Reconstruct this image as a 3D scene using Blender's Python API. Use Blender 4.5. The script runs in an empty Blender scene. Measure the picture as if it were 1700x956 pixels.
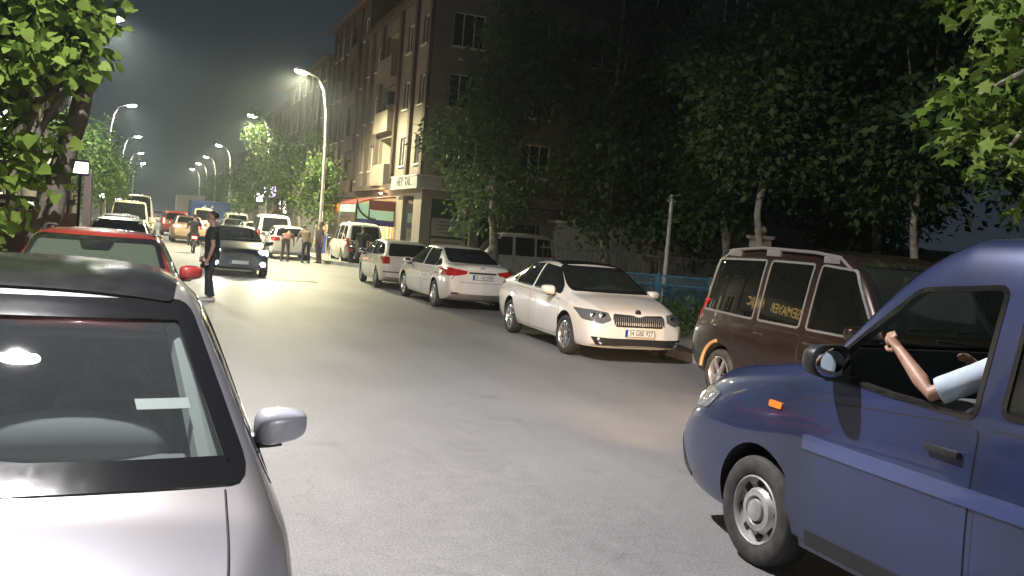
import bpy, bmesh, math, random
import numpy as np
from mathutils import Vector, Matrix
from mathutils.bvhtree import BVHTree

S = bpy.context.scene
COL = S.collection
R = math.radians

# ---------------------------------------------------------------- camera
cam = bpy.data.cameras.new('camera')
cam.sensor_width = 36.0
cam.lens = 36.0 * 1518.5 / 1700.0
cam.clip_start = 0.05
cam.clip_end = 2000
co = bpy.data.objects.new('camera', cam)
COL.objects.link(co)
PITCH, ROLL, YAW, EYE = R(3.25), R(4.708), R(21.806), 1.828
fw = Vector((math.sin(YAW) * math.cos(PITCH), math.cos(YAW) * math.cos(PITCH), -math.sin(PITCH)))
rt = Vector((math.cos(YAW), -math.sin(YAW), 0))
up = rt.cross(fw)
rt2 = rt * math.cos(ROLL) + up * math.sin(ROLL)
up2 = up * math.cos(ROLL) - rt * math.sin(ROLL)
co.matrix_world = Matrix(((rt2.x, up2.x, -fw.x, 0), (rt2.y, up2.y, -fw.y, 0), (rt2.z, up2.z, -fw.z, EYE), (0, 0, 0, 1)))
S.camera = co

# ---------------------------------------------------------------- night sky
W = bpy.data.worlds.new('World')
S.world = W
W.use_nodes = True
wn = W.node_tree.nodes
wl = W.node_tree.links
bg = wn['Background']
tc = wn.new('ShaderNodeTexCoord')
sx = wn.new('ShaderNodeSeparateXYZ')
rp = wn.new('ShaderNodeValToRGB')
wl.new(tc.outputs['Generated'], sx.inputs[0])
wl.new(sx.outputs['Z'], rp.inputs[0])
rp.color_ramp.elements[0].position = 0.0
rp.color_ramp.elements[0].color = (0.022, 0.028, 0.034, 1)
rp.color_ramp.elements[1].position = 0.55
rp.color_ramp.elements[1].color = (0.0135, 0.0180, 0.0205, 1)
wl.new(rp.outputs[0], bg.inputs['Color'])
bg.inputs['Strength'].default_value = 1.0

S.view_settings.view_transform = 'Standard'
S.view_settings.look = 'None'
S.view_settings.exposure = 0.17
S.view_settings.gamma = 1.0
S.view_settings.use_curve_mapping = False
S.render.engine = 'CYCLES'
try:
    S.cycles.use_denoising = True
    S.cycles.max_bounces = 6
    S.cycles.transparent_max_bounces = 24
    S.cycles.sample_clamp_indirect = 3.0
    S.cycles.caustics_reflective = False
    S.cycles.caustics_refractive = False
except Exception:
    pass

# ---------------------------------------------------------------- materials
def mat(name, col=(.5, .5, .5), rough=.5, metal=0.0, coat=0.0, spec=.5, emit=None, es=0.0):
    m = bpy.data.materials.new(name)
    m.use_nodes = True
    b = m.node_tree.nodes['Principled BSDF']
    b.inputs['Base Color'].default_value = (*col, 1)
    b.inputs['Roughness'].default_value = rough
    b.inputs['Metallic'].default_value = metal
    b.inputs['Coat Weight'].default_value = coat
    b.inputs['Coat Roughness'].default_value = .04
    b.inputs['Specular IOR Level'].default_value = spec
    if emit:
        b.inputs['Emission Color'].default_value = (*emit, 1)
        b.inputs['Emission Strength'].default_value = es
    return m

def nd(m, t):
    return m.node_tree.nodes.new(t)

def noisy(m, c1, c2, scale=5.0, detail=6, bump=0.0, bscale=None, r1=None, r2=None, lo=.35, hi=.65, coords='Object'):
    """colour (and roughness / bump) from object-space noise"""
    L = m.node_tree.links
    b = m.node_tree.nodes['Principled BSDF']
    t = nd(m, 'ShaderNodeTexCoord')
    n = nd(m, 'ShaderNodeTexNoise')
    n.inputs['Scale'].default_value = scale
    n.inputs['Detail'].default_value = detail
    L.new(t.outputs[coords], n.inputs['Vector'])
    r = nd(m, 'ShaderNodeValToRGB')
    r.color_ramp.elements[0].position = lo
    r.color_ramp.elements[1].position = hi
    r.color_ramp.elements[0].color = (*c1, 1)
    r.color_ramp.elements[1].color = (*c2, 1)
    L.new(n.outputs['Fac'], r.inputs[0])
    L.new(r.outputs[0], b.inputs['Base Color'])
    if r1 is not None:
        q = nd(m, 'ShaderNodeMapRange')
        q.inputs['To Min'].default_value = r1
        q.inputs['To Max'].default_value = r2
        L.new(n.outputs['Fac'], q.inputs['Value'])
        L.new(q.outputs[0], b.inputs['Roughness'])
    if bump:
        n2 = nd(m, 'ShaderNodeTexNoise')
        n2.inputs['Scale'].default_value = bscale or scale * 6
        n2.inputs['Detail'].default_value = 4
        L.new(t.outputs[coords], n2.inputs['Vector'])
        bp = nd(m, 'ShaderNodeBump')
        bp.inputs['Strength'].default_value = bump
        bp.inputs['Distance'].default_value = .02
        L.new(n2.outputs['Fac'], bp.inputs['Height'])
        L.new(bp.outputs[0], b.inputs['Normal'])
    return m

def paint(name, col, metal=0.0, rough=.35, dirt=.12):
    m = mat(name, col, rough, metal, 1.0)
    d = tuple(c * (1 - dirt) * (1 - .12 * i) for i, c in enumerate(col))
    return noisy(m, d, col, 1.3, 8, r1=rough + .08, r2=rough - .03)

def glassmat(name, tint=(.45, .5, .48), boost=0.0, dust_sheen=0.0, dcol=(.5, .55, .48)):
    m = bpy.data.materials.new(name)
    m.use_nodes = True
    n = m.node_tree.nodes
    L = m.node_tree.links
    n.remove(n['Principled BSDF'])
    tr = n.new('ShaderNodeBsdfTransparent')
    tr.inputs[0].default_value = (*tint, 1)
    gl = n.new('ShaderNodeBsdfGlossy')
    gl.inputs['Roughness'].default_value = .02
    fr = n.new('ShaderNodeFresnel')
    fr.inputs[0].default_value = 1.5
    ma = n.new('ShaderNodeMath')
    ma.operation = 'MULTIPLY_ADD'
    ma.inputs[1].default_value = 1.0
    ma.inputs[2].default_value = boost
    L.new(fr.outputs[0], ma.inputs[0])
    ge = n.new('ShaderNodeNewGeometry')
    mb = n.new('ShaderNodeMath')
    mb.operation = 'MULTIPLY_ADD'
    mb.inputs[1].default_value = -1.0
    mb.inputs[2].default_value = 1.0
    L.new(ge.outputs['Backfacing'], mb.inputs[0])
    mm = n.new('ShaderNodeMath')
    mm.operation = 'MULTIPLY'
    L.new(ma.outputs[0], mm.inputs[0])
    L.new(mb.outputs[0], mm.inputs[1])
    mx = n.new('ShaderNodeMixShader')
    L.new(mm.outputs[0], mx.inputs[0])
    L.new(tr.outputs[0], mx.inputs[1])
    L.new(gl.outputs[0], mx.inputs[2])
    out = mx
    if dust_sheen:  # pale diffuse layer: dust, and reflected light painted into the glass
        df = n.new('ShaderNodeBsdfDiffuse')
        df.inputs[0].default_value = (*dcol, 1)
        m2 = n.new('ShaderNodeMixShader')
        md = n.new('ShaderNodeMath')
        md.operation = 'MULTIPLY'
        md.inputs[1].default_value = dust_sheen
        L.new(mb.outputs[0], md.inputs[0])
        L.new(md.outputs[0], m2.inputs[0])
        L.new(mx.outputs[0], m2.inputs[1])
        L.new(df.outputs[0], m2.inputs[2])
        out = m2
    L.new(out.outputs[0], n['Material Output'].inputs['Surface'])
    return m

def leafmat(name, c1, c2, trans=.35):
    m = bpy.data.materials.new(name)
    m.use_nodes = True
    n = m.node_tree.nodes
    L = m.node_tree.links
    b = n['Principled BSDF']
    b.inputs['Roughness'].default_value = .55
    b.inputs['Specular IOR Level'].default_value = .2
    g = n.new('ShaderNodeNewGeometry')
    r = n.new('ShaderNodeValToRGB')
    r.color_ramp.elements[0].color = (*c1, 1)
    r.color_ramp.elements[1].color = (*c2, 1)
    L.new(g.outputs['Random Per Island'], r.inputs[0])
    L.new(r.outputs[0], b.inputs['Base Color'])
    t = n.new('ShaderNodeBsdfTranslucent')
    L.new(r.outputs[0], t.inputs[0])
    mx = n.new('ShaderNodeMixShader')
    mx.inputs[0].default_value = trans
    L.new(b.outputs[0], mx.inputs[1])
    L.new(t.outputs[0], mx.inputs[2])
    L.new(mx.outputs[0], n['Material Output'].inputs['Surface'])
    return m

def asphalt():
    m = mat('asphalt', (.1, .1, .1), .6)
    L = m.node_tree.links
    b = m.node_tree.nodes['Principled BSDF']
    t = nd(m, 'ShaderNodeTexCoord')
    def noise(sc, de, ro=.5):
        n = nd(m, 'ShaderNodeTexNoise')
        n.inputs['Scale'].default_value = sc
        n.inputs['Detail'].default_value = de
        n.inputs['Roughness'].default_value = ro
        L.new(t.outputs['Object'], n.inputs['Vector'])
        return n
    big = noise(.35, 5)
    mp = nd(m, 'ShaderNodeMapping')
    mp.inputs['Scale'].default_value = (1.0, .12, 1)
    L.new(t.outputs['Object'], mp.inputs[0])
    lane = nd(m, 'ShaderNodeTexNoise')
    lane.inputs['Scale'].default_value = .9
    lane.inputs['Detail'].default_value = 3
    L.new(mp.outputs[0], lane.inputs['Vector'])
    grit = noise(60, 4, .75)
    mid = noise(9, 6, .6)
    vo = nd(m, 'ShaderNodeTexVoronoi')
    vo.inputs['Scale'].default_value = 60
    L.new(t.outputs['Object'], vo.inputs['Vector'])
    r = nd(m, 'ShaderNodeValToRGB')
    r.color_ramp.elements[0].position = .41
    r.color_ramp.elements[0].color = (.128, .124, .124, 1)
    r.color_ramp.elements[1].position = .60
    r.color_ramp.elements[1].color = (.272, .265, .265, 1)
    def mixf(a, bb, f):
        q = nd(m, 'ShaderNodeMix')
        q.data_type = 'FLOAT'
        q.inputs[0].default_value = f
        L.new(a, q.inputs[2])
        L.new(bb, q.inputs[3])
        return q.outputs[0]
    v = mixf(big.outputs['Fac'], lane.outputs['Fac'], .4)
    v = mixf(v, mid.outputs['Fac'], .3)
    v = mixf(v, grit.outputs['Fac'], .55)
    L.new(v, r.inputs[0])
    # sparse pale stones and dark oil specks
    vr = nd(m, 'ShaderNodeValToRGB')
    vr.color_ramp.elements[0].position = .0
    vr.color_ramp.elements[0].color = (1.5, 1.45, 1.4, 1)
    vr.color_ramp.elements[1].position = .22
    vr.color_ramp.elements[1].color = (1, 1, 1, 1)
    L.new(vo.outputs['Distance'], vr.inputs[0])
    mu = nd(m, 'ShaderNodeMix')
    mu.data_type = 'RGBA'
    mu.blend_type = 'MULTIPLY'
    mu.inputs[0].default_value = .8
    L.new(r.outputs[0], mu.inputs[6])
    L.new(vr.outputs[0], mu.inputs[7])
    # hairline cracks, only in some stretches, and darker oil-stained areas
    vc = nd(m, 'ShaderNodeTexVoronoi')
    vc.feature = 'DISTANCE_TO_EDGE'
    vc.inputs['Scale'].default_value = .55
    wv = noise(1.6, 5)
    ad = nd(m, 'ShaderNodeVectorMath')
    ad.operation = 'MULTIPLY_ADD'
    ad.inputs[1].default_value = (.9, .9, .9)
    L.new(wv.outputs['Color'], ad.inputs[0])
    L.new(t.outputs['Object'], ad.inputs[2])
    L.new(ad.outputs[0], vc.inputs['Vector'])
    cr = nd(m, 'ShaderNodeMapRange')
    cr.inputs['From Min'].default_value = .002
    cr.inputs['From Max'].default_value = .009
    cr.inputs['To Min'].default_value = .88
    L.new(vc.outputs['Distance'], cr.inputs['Value'])
    msk = noise(.23, 2)
    mk = nd(m, 'ShaderNodeMapRange')
    mk.inputs['From Min'].default_value = .46
    mk.inputs['From Max'].default_value = .54
    L.new(msk.outputs['Fac'], mk.inputs['Value'])
    cm = nd(m, 'ShaderNodeMix')
    cm.data_type = 'FLOAT'
    cm.inputs[2].default_value = 1.0
    L.new(mk.outputs[0], cm.inputs[0])
    L.new(cr.outputs[0], cm.inputs[3])
    st = noise(.75, 7, .65)
    sr = nd(m, 'ShaderNodeMapRange')
    sr.inputs['From Min'].default_value = .60
    sr.inputs['From Max'].default_value = .74
    sr.inputs['To Min'].default_value = 1.0
    sr.inputs['To Max'].default_value = .62
    L.new(st.outputs['Fac'], sr.inputs['Value'])
    m1 = nd(m, 'ShaderNodeMath')
    m1.operation = 'MULTIPLY'
    L.new(cm.outputs[0], m1.inputs[0])
    L.new(sr.outputs[0], m1.inputs[1])
    sc_ = nd(m, 'ShaderNodeVectorMath')
    sc_.operation = 'SCALE'
    L.new(mu.outputs[2], sc_.inputs[0])
    L.new(m1.outputs[0], sc_.inputs['Scale'])
    L.new(sc_.outputs[0], b.inputs['Base Color'])
    q = nd(m, 'ShaderNodeMapRange')
    q.inputs['To Min'].default_value = .42
    q.inputs['To Max'].default_value = .72
    L.new(mid.outputs['Fac'], q.inputs['Value'])
    L.new(q.outputs[0], b.inputs['Roughness'])
    bp = nd(m, 'ShaderNodeBump')
    bp.inputs['Strength'].default_value = .55
    bp.inputs['Distance'].default_value = .009
    L.new(grit.outputs['Fac'], bp.inputs['Height'])
    L.new(bp.outputs[0], b.inputs['Normal'])
    return m

def brickmat(name, c1, c2, mortar, sc=4.0):
    m = mat(name, c1, .85)
    L = m.node_tree.links
    b = m.node_tree.nodes['Principled BSDF']
    t = nd(m, 'ShaderNodeTexCoord')
    mp = nd(m, 'ShaderNodeMapping')
    mp.inputs['Rotation'].default_value = (R(90), 0, 0)
    L.new(t.outputs['Object'], mp.inputs[0])
    k = nd(m, 'ShaderNodeTexBrick')
    k.inputs['Scale'].default_value = sc
    k.inputs['Color1'].default_value = (*c1, 1)
    k.inputs['Color2'].default_value = (*c2, 1)
    k.inputs['Mortar'].default_value = (*mortar, 1)
    L.new(mp.outputs[0], k.inputs['Vector'])
    L.new(k.outputs[0], b.inputs['Base Color'])
    return m

M = {}
M['asphalt'] = asphalt()
M['pavers'] = brickmat('pavers', (.16, .15, .14), (.20, .19, .17), (.09, .09, .08), 5.0)
M['pavers'].node_tree.nodes['Mapping'].inputs['Rotation'].default_value = (0, 0, 0)
M['kerb'] = noisy(mat('kerb_concrete', (.3, .3, .29), .85), (.22, .22, .21), (.36, .36, .34), 3, bump=.2)
M['soil'] = noisy(mat('soil', (.1, .09, .07), .95), (.06, .06, .045), (.13, .12, .09), 2.5, bump=.6, bscale=20)
M['black'] = mat('black_plastic', (.02, .02, .021), .45)
M['roof_black'] = noisy(mat('black_roof_paint', (.014, .014, .015), .3), (.011, .011, .012), (.017, .017, .018), 6, r1=.13, r2=.24)
M['gloss_black'] = mat('gloss_black', (.012, .012, .013), .12, coat=1)
M['well'] = mat('wheel_well', (.01, .01, .01), .95)
M['tyre'] = noisy(mat('tyre_rubber', (.03, .03, .03), .8), (.022, .022, .022), (.05, .048, .045), 12)
M['rim'] = mat('alloy', (.62, .62, .63), .3, .85)
M['steel_rim'] = noisy(mat('steel_rim', (.4, .4, .4), .5, .5), (.3, .29, .28), (.5, .5, .49), 8)
M['chrome'] = mat('chrome', (.8, .8, .8), .12, 1)
M['mirror'] = mat('mirror_glass', (.75, .77, .78), .03, 1)
M['cabin'] = mat('cabin_trim', (.045, .046, .048), .8)
M['seat'] = noisy(mat('seat_fabric', (.06, .06, .062), .9), (.045, .045, .047), (.085, .085, .088), 30)
M['dash'] = mat('dashboard', (.20, .205, .21), .75)
M['pale_trim'] = mat('pale_trim', (.42, .44, .42), .7)
M['glass'] = glassmat('car_glass', (.52, .56, .54), 0, .025)
M['glass_clear'] = glassmat('windscreen_glass', (.76, .80, .78), 0, .03)
M['glass_dark'] = glassmat('privacy_glass', (.22, .23, .23), 0, .01)
M['opaque_glass'] = mat('dark_window', (.012, .013, .014), .06, spec=.6)
M['lens'] = glassmat('lamp_lens', (.85, .86, .86))
M['housing'] = mat('lamp_housing', (.30, .31, .32), .16, .6, 1)
M['reflector'] = mat('lamp_reflector', (.7, .7, .72), .18, 1)
M['red_lens'] = mat('red_lens', (.42, .015, .015), .15, coat=1)
M['red_lit'] = mat('red_lit', (.6, .03, .03), .3, emit=(1, .10, .07), es=13)
M['head_lit'] = mat('head_lit', (.9, .9, .9), .3, emit=(1, .96, .86), es=160)
M['head_dim'] = mat('head_warm', (.9, .85, .7), .3, emit=(1, .80, .5), es=6)
M['amber'] = mat('amber_lens', (.7, .22, .03), .25, coat=1)
M['plate'] = mat('plate_white', (.78, .78, .76), .45)
M['plate_blue'] = mat('plate_blue', (.02, .07, .4), .45)
M['ink'] = mat('black_ink', (.015, .015, .016), .6)
M['white'] = noisy(mat('white_paint_old', (.74, .74, .72), .6), (.62, .62, .6), (.78, .78, .76), 2)
M['pole'] = noisy(mat('galvanised', (.5, .5, .48), .45, .35), (.4, .4, .39), (.56, .56, .54), 6)
M['bark'] = noisy(mat('bark', (.16, .13, .1), .95), (.13, .11, .085), (.21, .18, .14), 9, bump=.9, bscale=35)
M['bark_pale'] = noisy(mat('bark_pale', (.25, .22, .18), .95), (.13, .115, .09), (.33, .30, .24), 7, bump=.7, bscale=30)
M['leaf_near'] = leafmat('leaf_linden', (.10, .17, .025), (.26, .36, .07), .4)
M['leaf_maple'] = leafmat('leaf_maple', (.08, .15, .022), (.24, .32, .07), .4)
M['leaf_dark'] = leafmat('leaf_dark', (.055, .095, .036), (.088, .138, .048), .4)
M['leaf_street'] = leafmat('leaf_street', (.045, .085, .025), (.10, .16, .045))
M['skin'] = noisy(mat('skin', (.36, .2, .14), .5), (.29, .16, .11), (.37, .215, .15), 22)
M['hair'] = mat('hair', (.012, .011, .010), .5)

# ---------------------------------------------------------------- object helpers
def link(o, parent=None):
    COL.objects.link(o)
    if parent is not None:
        o.parent = parent
    return o

def tag(o, label=None, cat=None, group=None, kind=None):
    if label: o['label'] = label
    if cat: o['category'] = cat
    if group: o['group'] = group
    if kind: o['kind'] = kind
    return o

def thing(name, label, cat, loc=(0, 0, 0), rz=0.0, group=None):
    o = bpy.data.objects.new(name, None)
    o.empty_display_size = .2
    link(o)
    o.location = loc
    o.rotation_euler = (0, 0, rz)
    return tag(o, label, cat, group)

def mesh_obj(name, me, parent=None, m=None, smooth=False, angle=35):
    if m is not None:
        me.materials.clear()
        for q in (m if isinstance(m, (list, tuple)) else [m]):
            me.materials.append(q)
    if smooth:
        me.polygons.foreach_set('use_smooth', [True] * len(me.polygons))
        if angle < 180:
            me.set_sharp_from_angle(angle=R(angle))
    return link(bpy.data.objects.new(name, me), parent)

def bobj(name, bm, m, parent=None, smooth=False, angle=35, fix=True):
    if fix:
        bmesh.ops.recalc_face_normals(bm, faces=bm.faces[:])
    me = bpy.data.meshes.new(name)
    bm.to_mesh(me)
    bm.free()
    return mesh_obj(name, me, parent, m, smooth, angle)

def NB():
    return bmesh.new()

def box(bm, c, s, rz=0.0, bev=0.0, mx=None, mi=0):
    g = bmesh.ops.create_cube(bm, size=1.0)
    vs = g['verts']
    m = Matrix.Translation(c) @ Matrix.Rotation(rz, 4, 'Z') @ Matrix.Diagonal((*s, 1))
    if mx is not None:
        m = mx @ m
    bmesh.ops.transform(bm, matrix=m, verts=vs)
    fs = {f for v in vs for f in v.link_faces}
    if bev:
        es = {e for v in vs for e in v.link_edges}
        r = bmesh.ops.bevel(bm, geom=list(es), offset=bev, segments=2, affect='EDGES', profile=.6)
        fs = set(r['faces']) | {f for f in fs if f.is_valid}
    if mi:
        for f in fs:
            f.material_index = mi
    return vs

def box2(bm, a, b, **k):
    c = [(a[i] + b[i]) / 2 for i in range(3)]
    s = [abs(b[i] - a[i]) for i in range(3)]
    return box(bm, c, s, **k)

def tube(bm, pts, rad, n=8, cap=True):
    pts = [Vector(p) for p in pts]
    if not isinstance(rad, (list, tuple)):
        rad = [rad] * len(pts)
    rings = []
    prev = None
    for i, p in enumerate(pts):
        d = (pts[min(i + 1, len(pts) - 1)] - pts[max(i - 1, 0)]).normalized()
        if prev is None:
            a = Vector((1, 0, 0)) if abs(d.x) < .8 else Vector((0, 1, 0))
            u = d.cross(a).normalized()
        else:
            u = (prev - d * prev.dot(d)).normalized()
        prev = u
        v = d.cross(u)
        rings.append([bm.verts.new(p + (u * math.cos(t) + v * math.sin(t)) * rad[i]) for t in [2 * math.pi * k / n for k in range(n)]])
    for a, b in zip(rings, rings[1:]):
        for k in range(n):
            bm.faces.new((a[k], a[(k + 1) % n], b[(k + 1) % n], b[k]))
    if cap:
        bm.faces.new(rings[0][::-1])
        bm.faces.new(rings[-1])
    return rings

def lathe(bm, prof, n=24, mx=None, close=False):
    """prof: (radius, height) turned about local Y"""
    rings = []
    for r, h in prof:
        if r < 1e-5:
            v = bm.verts.new((0, h, 0))
            rings.append([v] * n)
        else:
            rings.append([bm.verts.new((r * math.cos(2 * math.pi * k / n), h, r * math.sin(2 * math.pi * k / n))) for k in range(n)])
    pairs = list(zip(rings, rings[1:]))
    if close:
        pairs.append((rings[-1], rings[0]))
    for a, b in pairs:
        for k in range(n):
            q = []
            for v in (a[k], a[(k + 1) % n], b[(k + 1) % n], b[k]):
                if v not in q:
                    q.append(v)
            if len(q) > 2:
                bm.faces.new(q)
    if mx is not None:
        vs = list({v for r in rings for v in r})
        bmesh.ops.transform(bm, matrix=mx, verts=vs)

def ball(bm, c, s, seg=12, mx=None):
    g = bmesh.ops.create_uvsphere(bm, u_segments=seg, v_segments=max(6, seg * 2 // 3), radius=1.0)
    m = Matrix.Translation(c) @ Matrix.Diagonal((*s, 1))
    if mx is not None:
        m = mx @ m
    bmesh.ops.transform(bm, matrix=m, verts=g['verts'])
    return g['verts']

def prism(bm, pts2, f0, f1):
    """closed prism: f0/f1 map a 2D point to 3D on either end"""
    a = [bm.verts.new(f0(p)) for p in pts2]
    b = [bm.verts.new(f1(p)) for p in pts2]
    n = len(a)
    bm.faces.new(a)
    bm.faces.new(b[::-1])
    for i in range(n):
        bm.faces.new((a[i], b[i], b[(i + 1) % n], a[(i + 1) % n]))

def dup(o, parent=None, **kw):
    c = o.copy()
    COL.objects.link(c)
    if parent is not None:
        c.parent = parent
    for ch in list(o.children):
        dup(ch, c)
    for k, v in kw.items():
        if k == 'loc': c.location = v
        elif k == 'rz': c.rotation_euler = (0, 0, v)
        elif k == 'scale': c.scale = (v, v, v)
        else: c[k] = v
    return c

def evaluated(o):
    dg = bpy.context.evaluated_depsgraph_get()
    dg.update()
    return bpy.data.meshes.new_from_object(o.evaluated_get(dg))

def text_mesh(s, size, extrude=.002, align='CENTER', sx=1.0):
    cu = bpy.data.curves.new('lettering', 'FONT')
    cu.body = s
    cu.size = size
    cu.extrude = extrude
    cu.align_x = align
    cu.align_y = 'CENTER'
    cu.resolution_u = 3
    o = bpy.data.objects.new('lettering', cu)
    COL.objects.link(o)
    me = evaluated(o)
    bpy.data.objects.remove(o)
    bpy.data.curves.remove(cu)
    if sx != 1.0:
        me.transform(Matrix.Diagonal((sx, 1, 1, 1)))
    return me

def sign_text(s, size, mx, m, parent, name='lettering', extrude=.004, sx=1.0):
    me = text_mesh(s, size, extrude, sx=sx)
    me.transform(mx)
    return mesh_obj(name, me, parent, m)

def facing(pos, normal, upv=(0, 0, 1)):
    """matrix putting local XY text at pos, read from along +normal"""
    n = Vector(normal).normalized()
    u = Vector(upv)
    x = u.cross(n).normalized()
    u = n.cross(x)
    return Matrix(((x.x, u.x, n.x, pos[0]), (x.y, u.y, n.y, pos[1]), (x.z, u.z, n.z, pos[2]), (0, 0, 0, 1)))

def spot(name, parent, loc, aim, power, col, angle=150, blend=.6, size=.12):
    l = bpy.data.lights.new(name, 'SPOT')
    l.energy = power
    l.color = col
    l.spot_size = R(angle)
    l.spot_blend = blend
    l.shadow_soft_size = size
    o = bpy.data.objects.new(name, l)
    link(o, parent)
    o.location = loc
    d = (Vector(aim) - Vector(loc)).normalized()
    o.rotation_euler = d.to_track_quat('-Z', 'Y').to_euler()
    return o
# ---------------------------------------------------------------- cars
def crv(keys, x):
    return float(np.interp(x, [k[0] for k in keys], [k[1] for k in keys]))

def half_ring(sp, x):
    zu, zt, zs = crv(sp['U'], x), crv(sp['T'], x), crv(sp['B'], x)
    pl = crv(sp['plan'], x)
    wm, wb, wt = sp['wm'] * pl, crv(sp['wb'], x) * pl, crv(sp['wt'], x) * pl
    zs = min(zs, zt - .03)
    ws = wm * .93
    g = zs - zu
    cr = sp.get('crown', .025)
    h = zt - zs
    pts = [(0, zu), (.6 * ws, zu), (ws, zu + .03), (wm * .985, zu + .25 * g), (wm, zu + .55 * g), (wm * .992, zu + .80 * g), (wb, zs),
           (wb + (wt - wb) * .50, zs + h * .52), (wb + (wt - wb) * .90, zs + h * .88), (wt * .90, zt - min(.015, h * .08)), (.5 * wt, zt + cr * .7), (0, zt + cr)]
    return pts

def loft(sp):
    xs = sp['X']
    xs = [xs[0], xs[0] + .008] + list(xs[1:-1]) + [xs[-1] - .008, xs[-1]]
    bm = NB()
    cr = bm.edges.layers.float.new('crease_edge')
    rings = []
    for x in xs:
        hp = half_ring(sp, x)
        def shear(z):
            d = 0.0
            for z0, k in sp.get('nose', []) if x > 0 else sp.get('tail', []):
                d += k * max(0, z - z0)
            w = max(0, min(1, (abs(x) - sp['sh0']) / max(.01, abs(xs[-1]) - sp['sh0'])))
            return d * w * (-1 if x > 0 else 1)
        Lr = [bm.verts.new((x + shear(z), y, z)) for y, z in hp]
        Rr = [Lr[0]] + [bm.verts.new((x + shear(z), -y, z)) for y, z in hp[1:-1]] + [Lr[-1]]
        rings.append((Lr, Rr))
    n = len(rings[0][0])
    for (La, Ra), (Lb, Rb) in zip(rings, rings[1:]):
        for i in range(n - 1):
            bm.faces.new((La[i], Lb[i], Lb[i + 1], La[i + 1]))
            bm.faces.new((Ra[i + 1], Rb[i + 1], Rb[i], Ra[i]))
        for i, c in ((6, sp.get('belt_crease', .45)), (9, .35), (2, .5)):
            for q in ((La[i], Lb[i]), (Ra[i], Rb[i])):
                e = bm.edges.get(q)
                e[cr] = c
    for Lr, Rr in (rings[0], rings[-1]):
        for i in range(n - 1):
            q = []
            for v in (Lr[i], Lr[i + 1], Rr[i + 1], Rr[i]):
                if v not in q: q.append(v)
            bm.faces.new(q)
    bmesh.ops.recalc_face_normals(bm, faces=bm.faces[:])
    return bm

def rounded(poly, r=.05, k=4):
    """round the corners of a 2D polygon"""
    out = []
    n = len(poly)
    for i in range(n):
        p, a, b = Vector(poly[i]), Vector(poly[i - 1]), Vector(poly[(i + 1) % n])
        da, db = (a - p), (b - p)
        rr = min(r, da.length * .45, db.length * .45)
        p0, p1 = p + da.normalized() * rr, p + db.normalized() * rr
        for j in range(k + 1):
            t = j / k
            q = p0 * (1 - t) ** 2 + p * 2 * t * (1 - t) + p1 * t * t
            out.append((q.x, q.y))
    return out

def grow(poly, d):
    """offset a (roughly convex) polygon outwards by d"""
    c = Vector((0, 0))
    A = 0
    n = len(poly)
    for i in range(n):
        a, b = poly[i], poly[(i + 1) % n]
        A += a[0] * b[1] - b[0] * a[1]
    s = 1 if A > 0 else -1
    out = []
    for i in range(n):
        p, a, b = Vector(poly[i]), Vector(poly[i - 1]), Vector(poly[(i + 1) % n])
        if (p - a).length < 1e-6 or (b - p).length < 1e-6:
            out.append(poly[i]); continue
        t = ((p - a).normalized() + (b - p).normalized())
        if t.length < 1e-6:
            out.append(poly[i]); continue
        t.normalize()
        nn = Vector((t.y, -t.x)) * s
        q = p + nn * d
        out.append((q.x, q.y))
    return out

VIEW = {
    'left': (lambda p: Vector((p[0], 3, p[1])), Vector((0, -1, 0))),
    'right': (lambda p: Vector((p[0], -3, p[1])), Vector((0, 1, 0))),
    'front': (lambda p: Vector((5, p[0], p[1])), Vector((-1, 0, 0))),
    'rear': (lambda p: Vector((-5, p[0], p[1])), Vector((1, 0, 0))),
    'top': (lambda p: Vector((p[0], p[1], 4)), Vector((0, 0, -1))),
}

PRES = [1.0]

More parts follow.
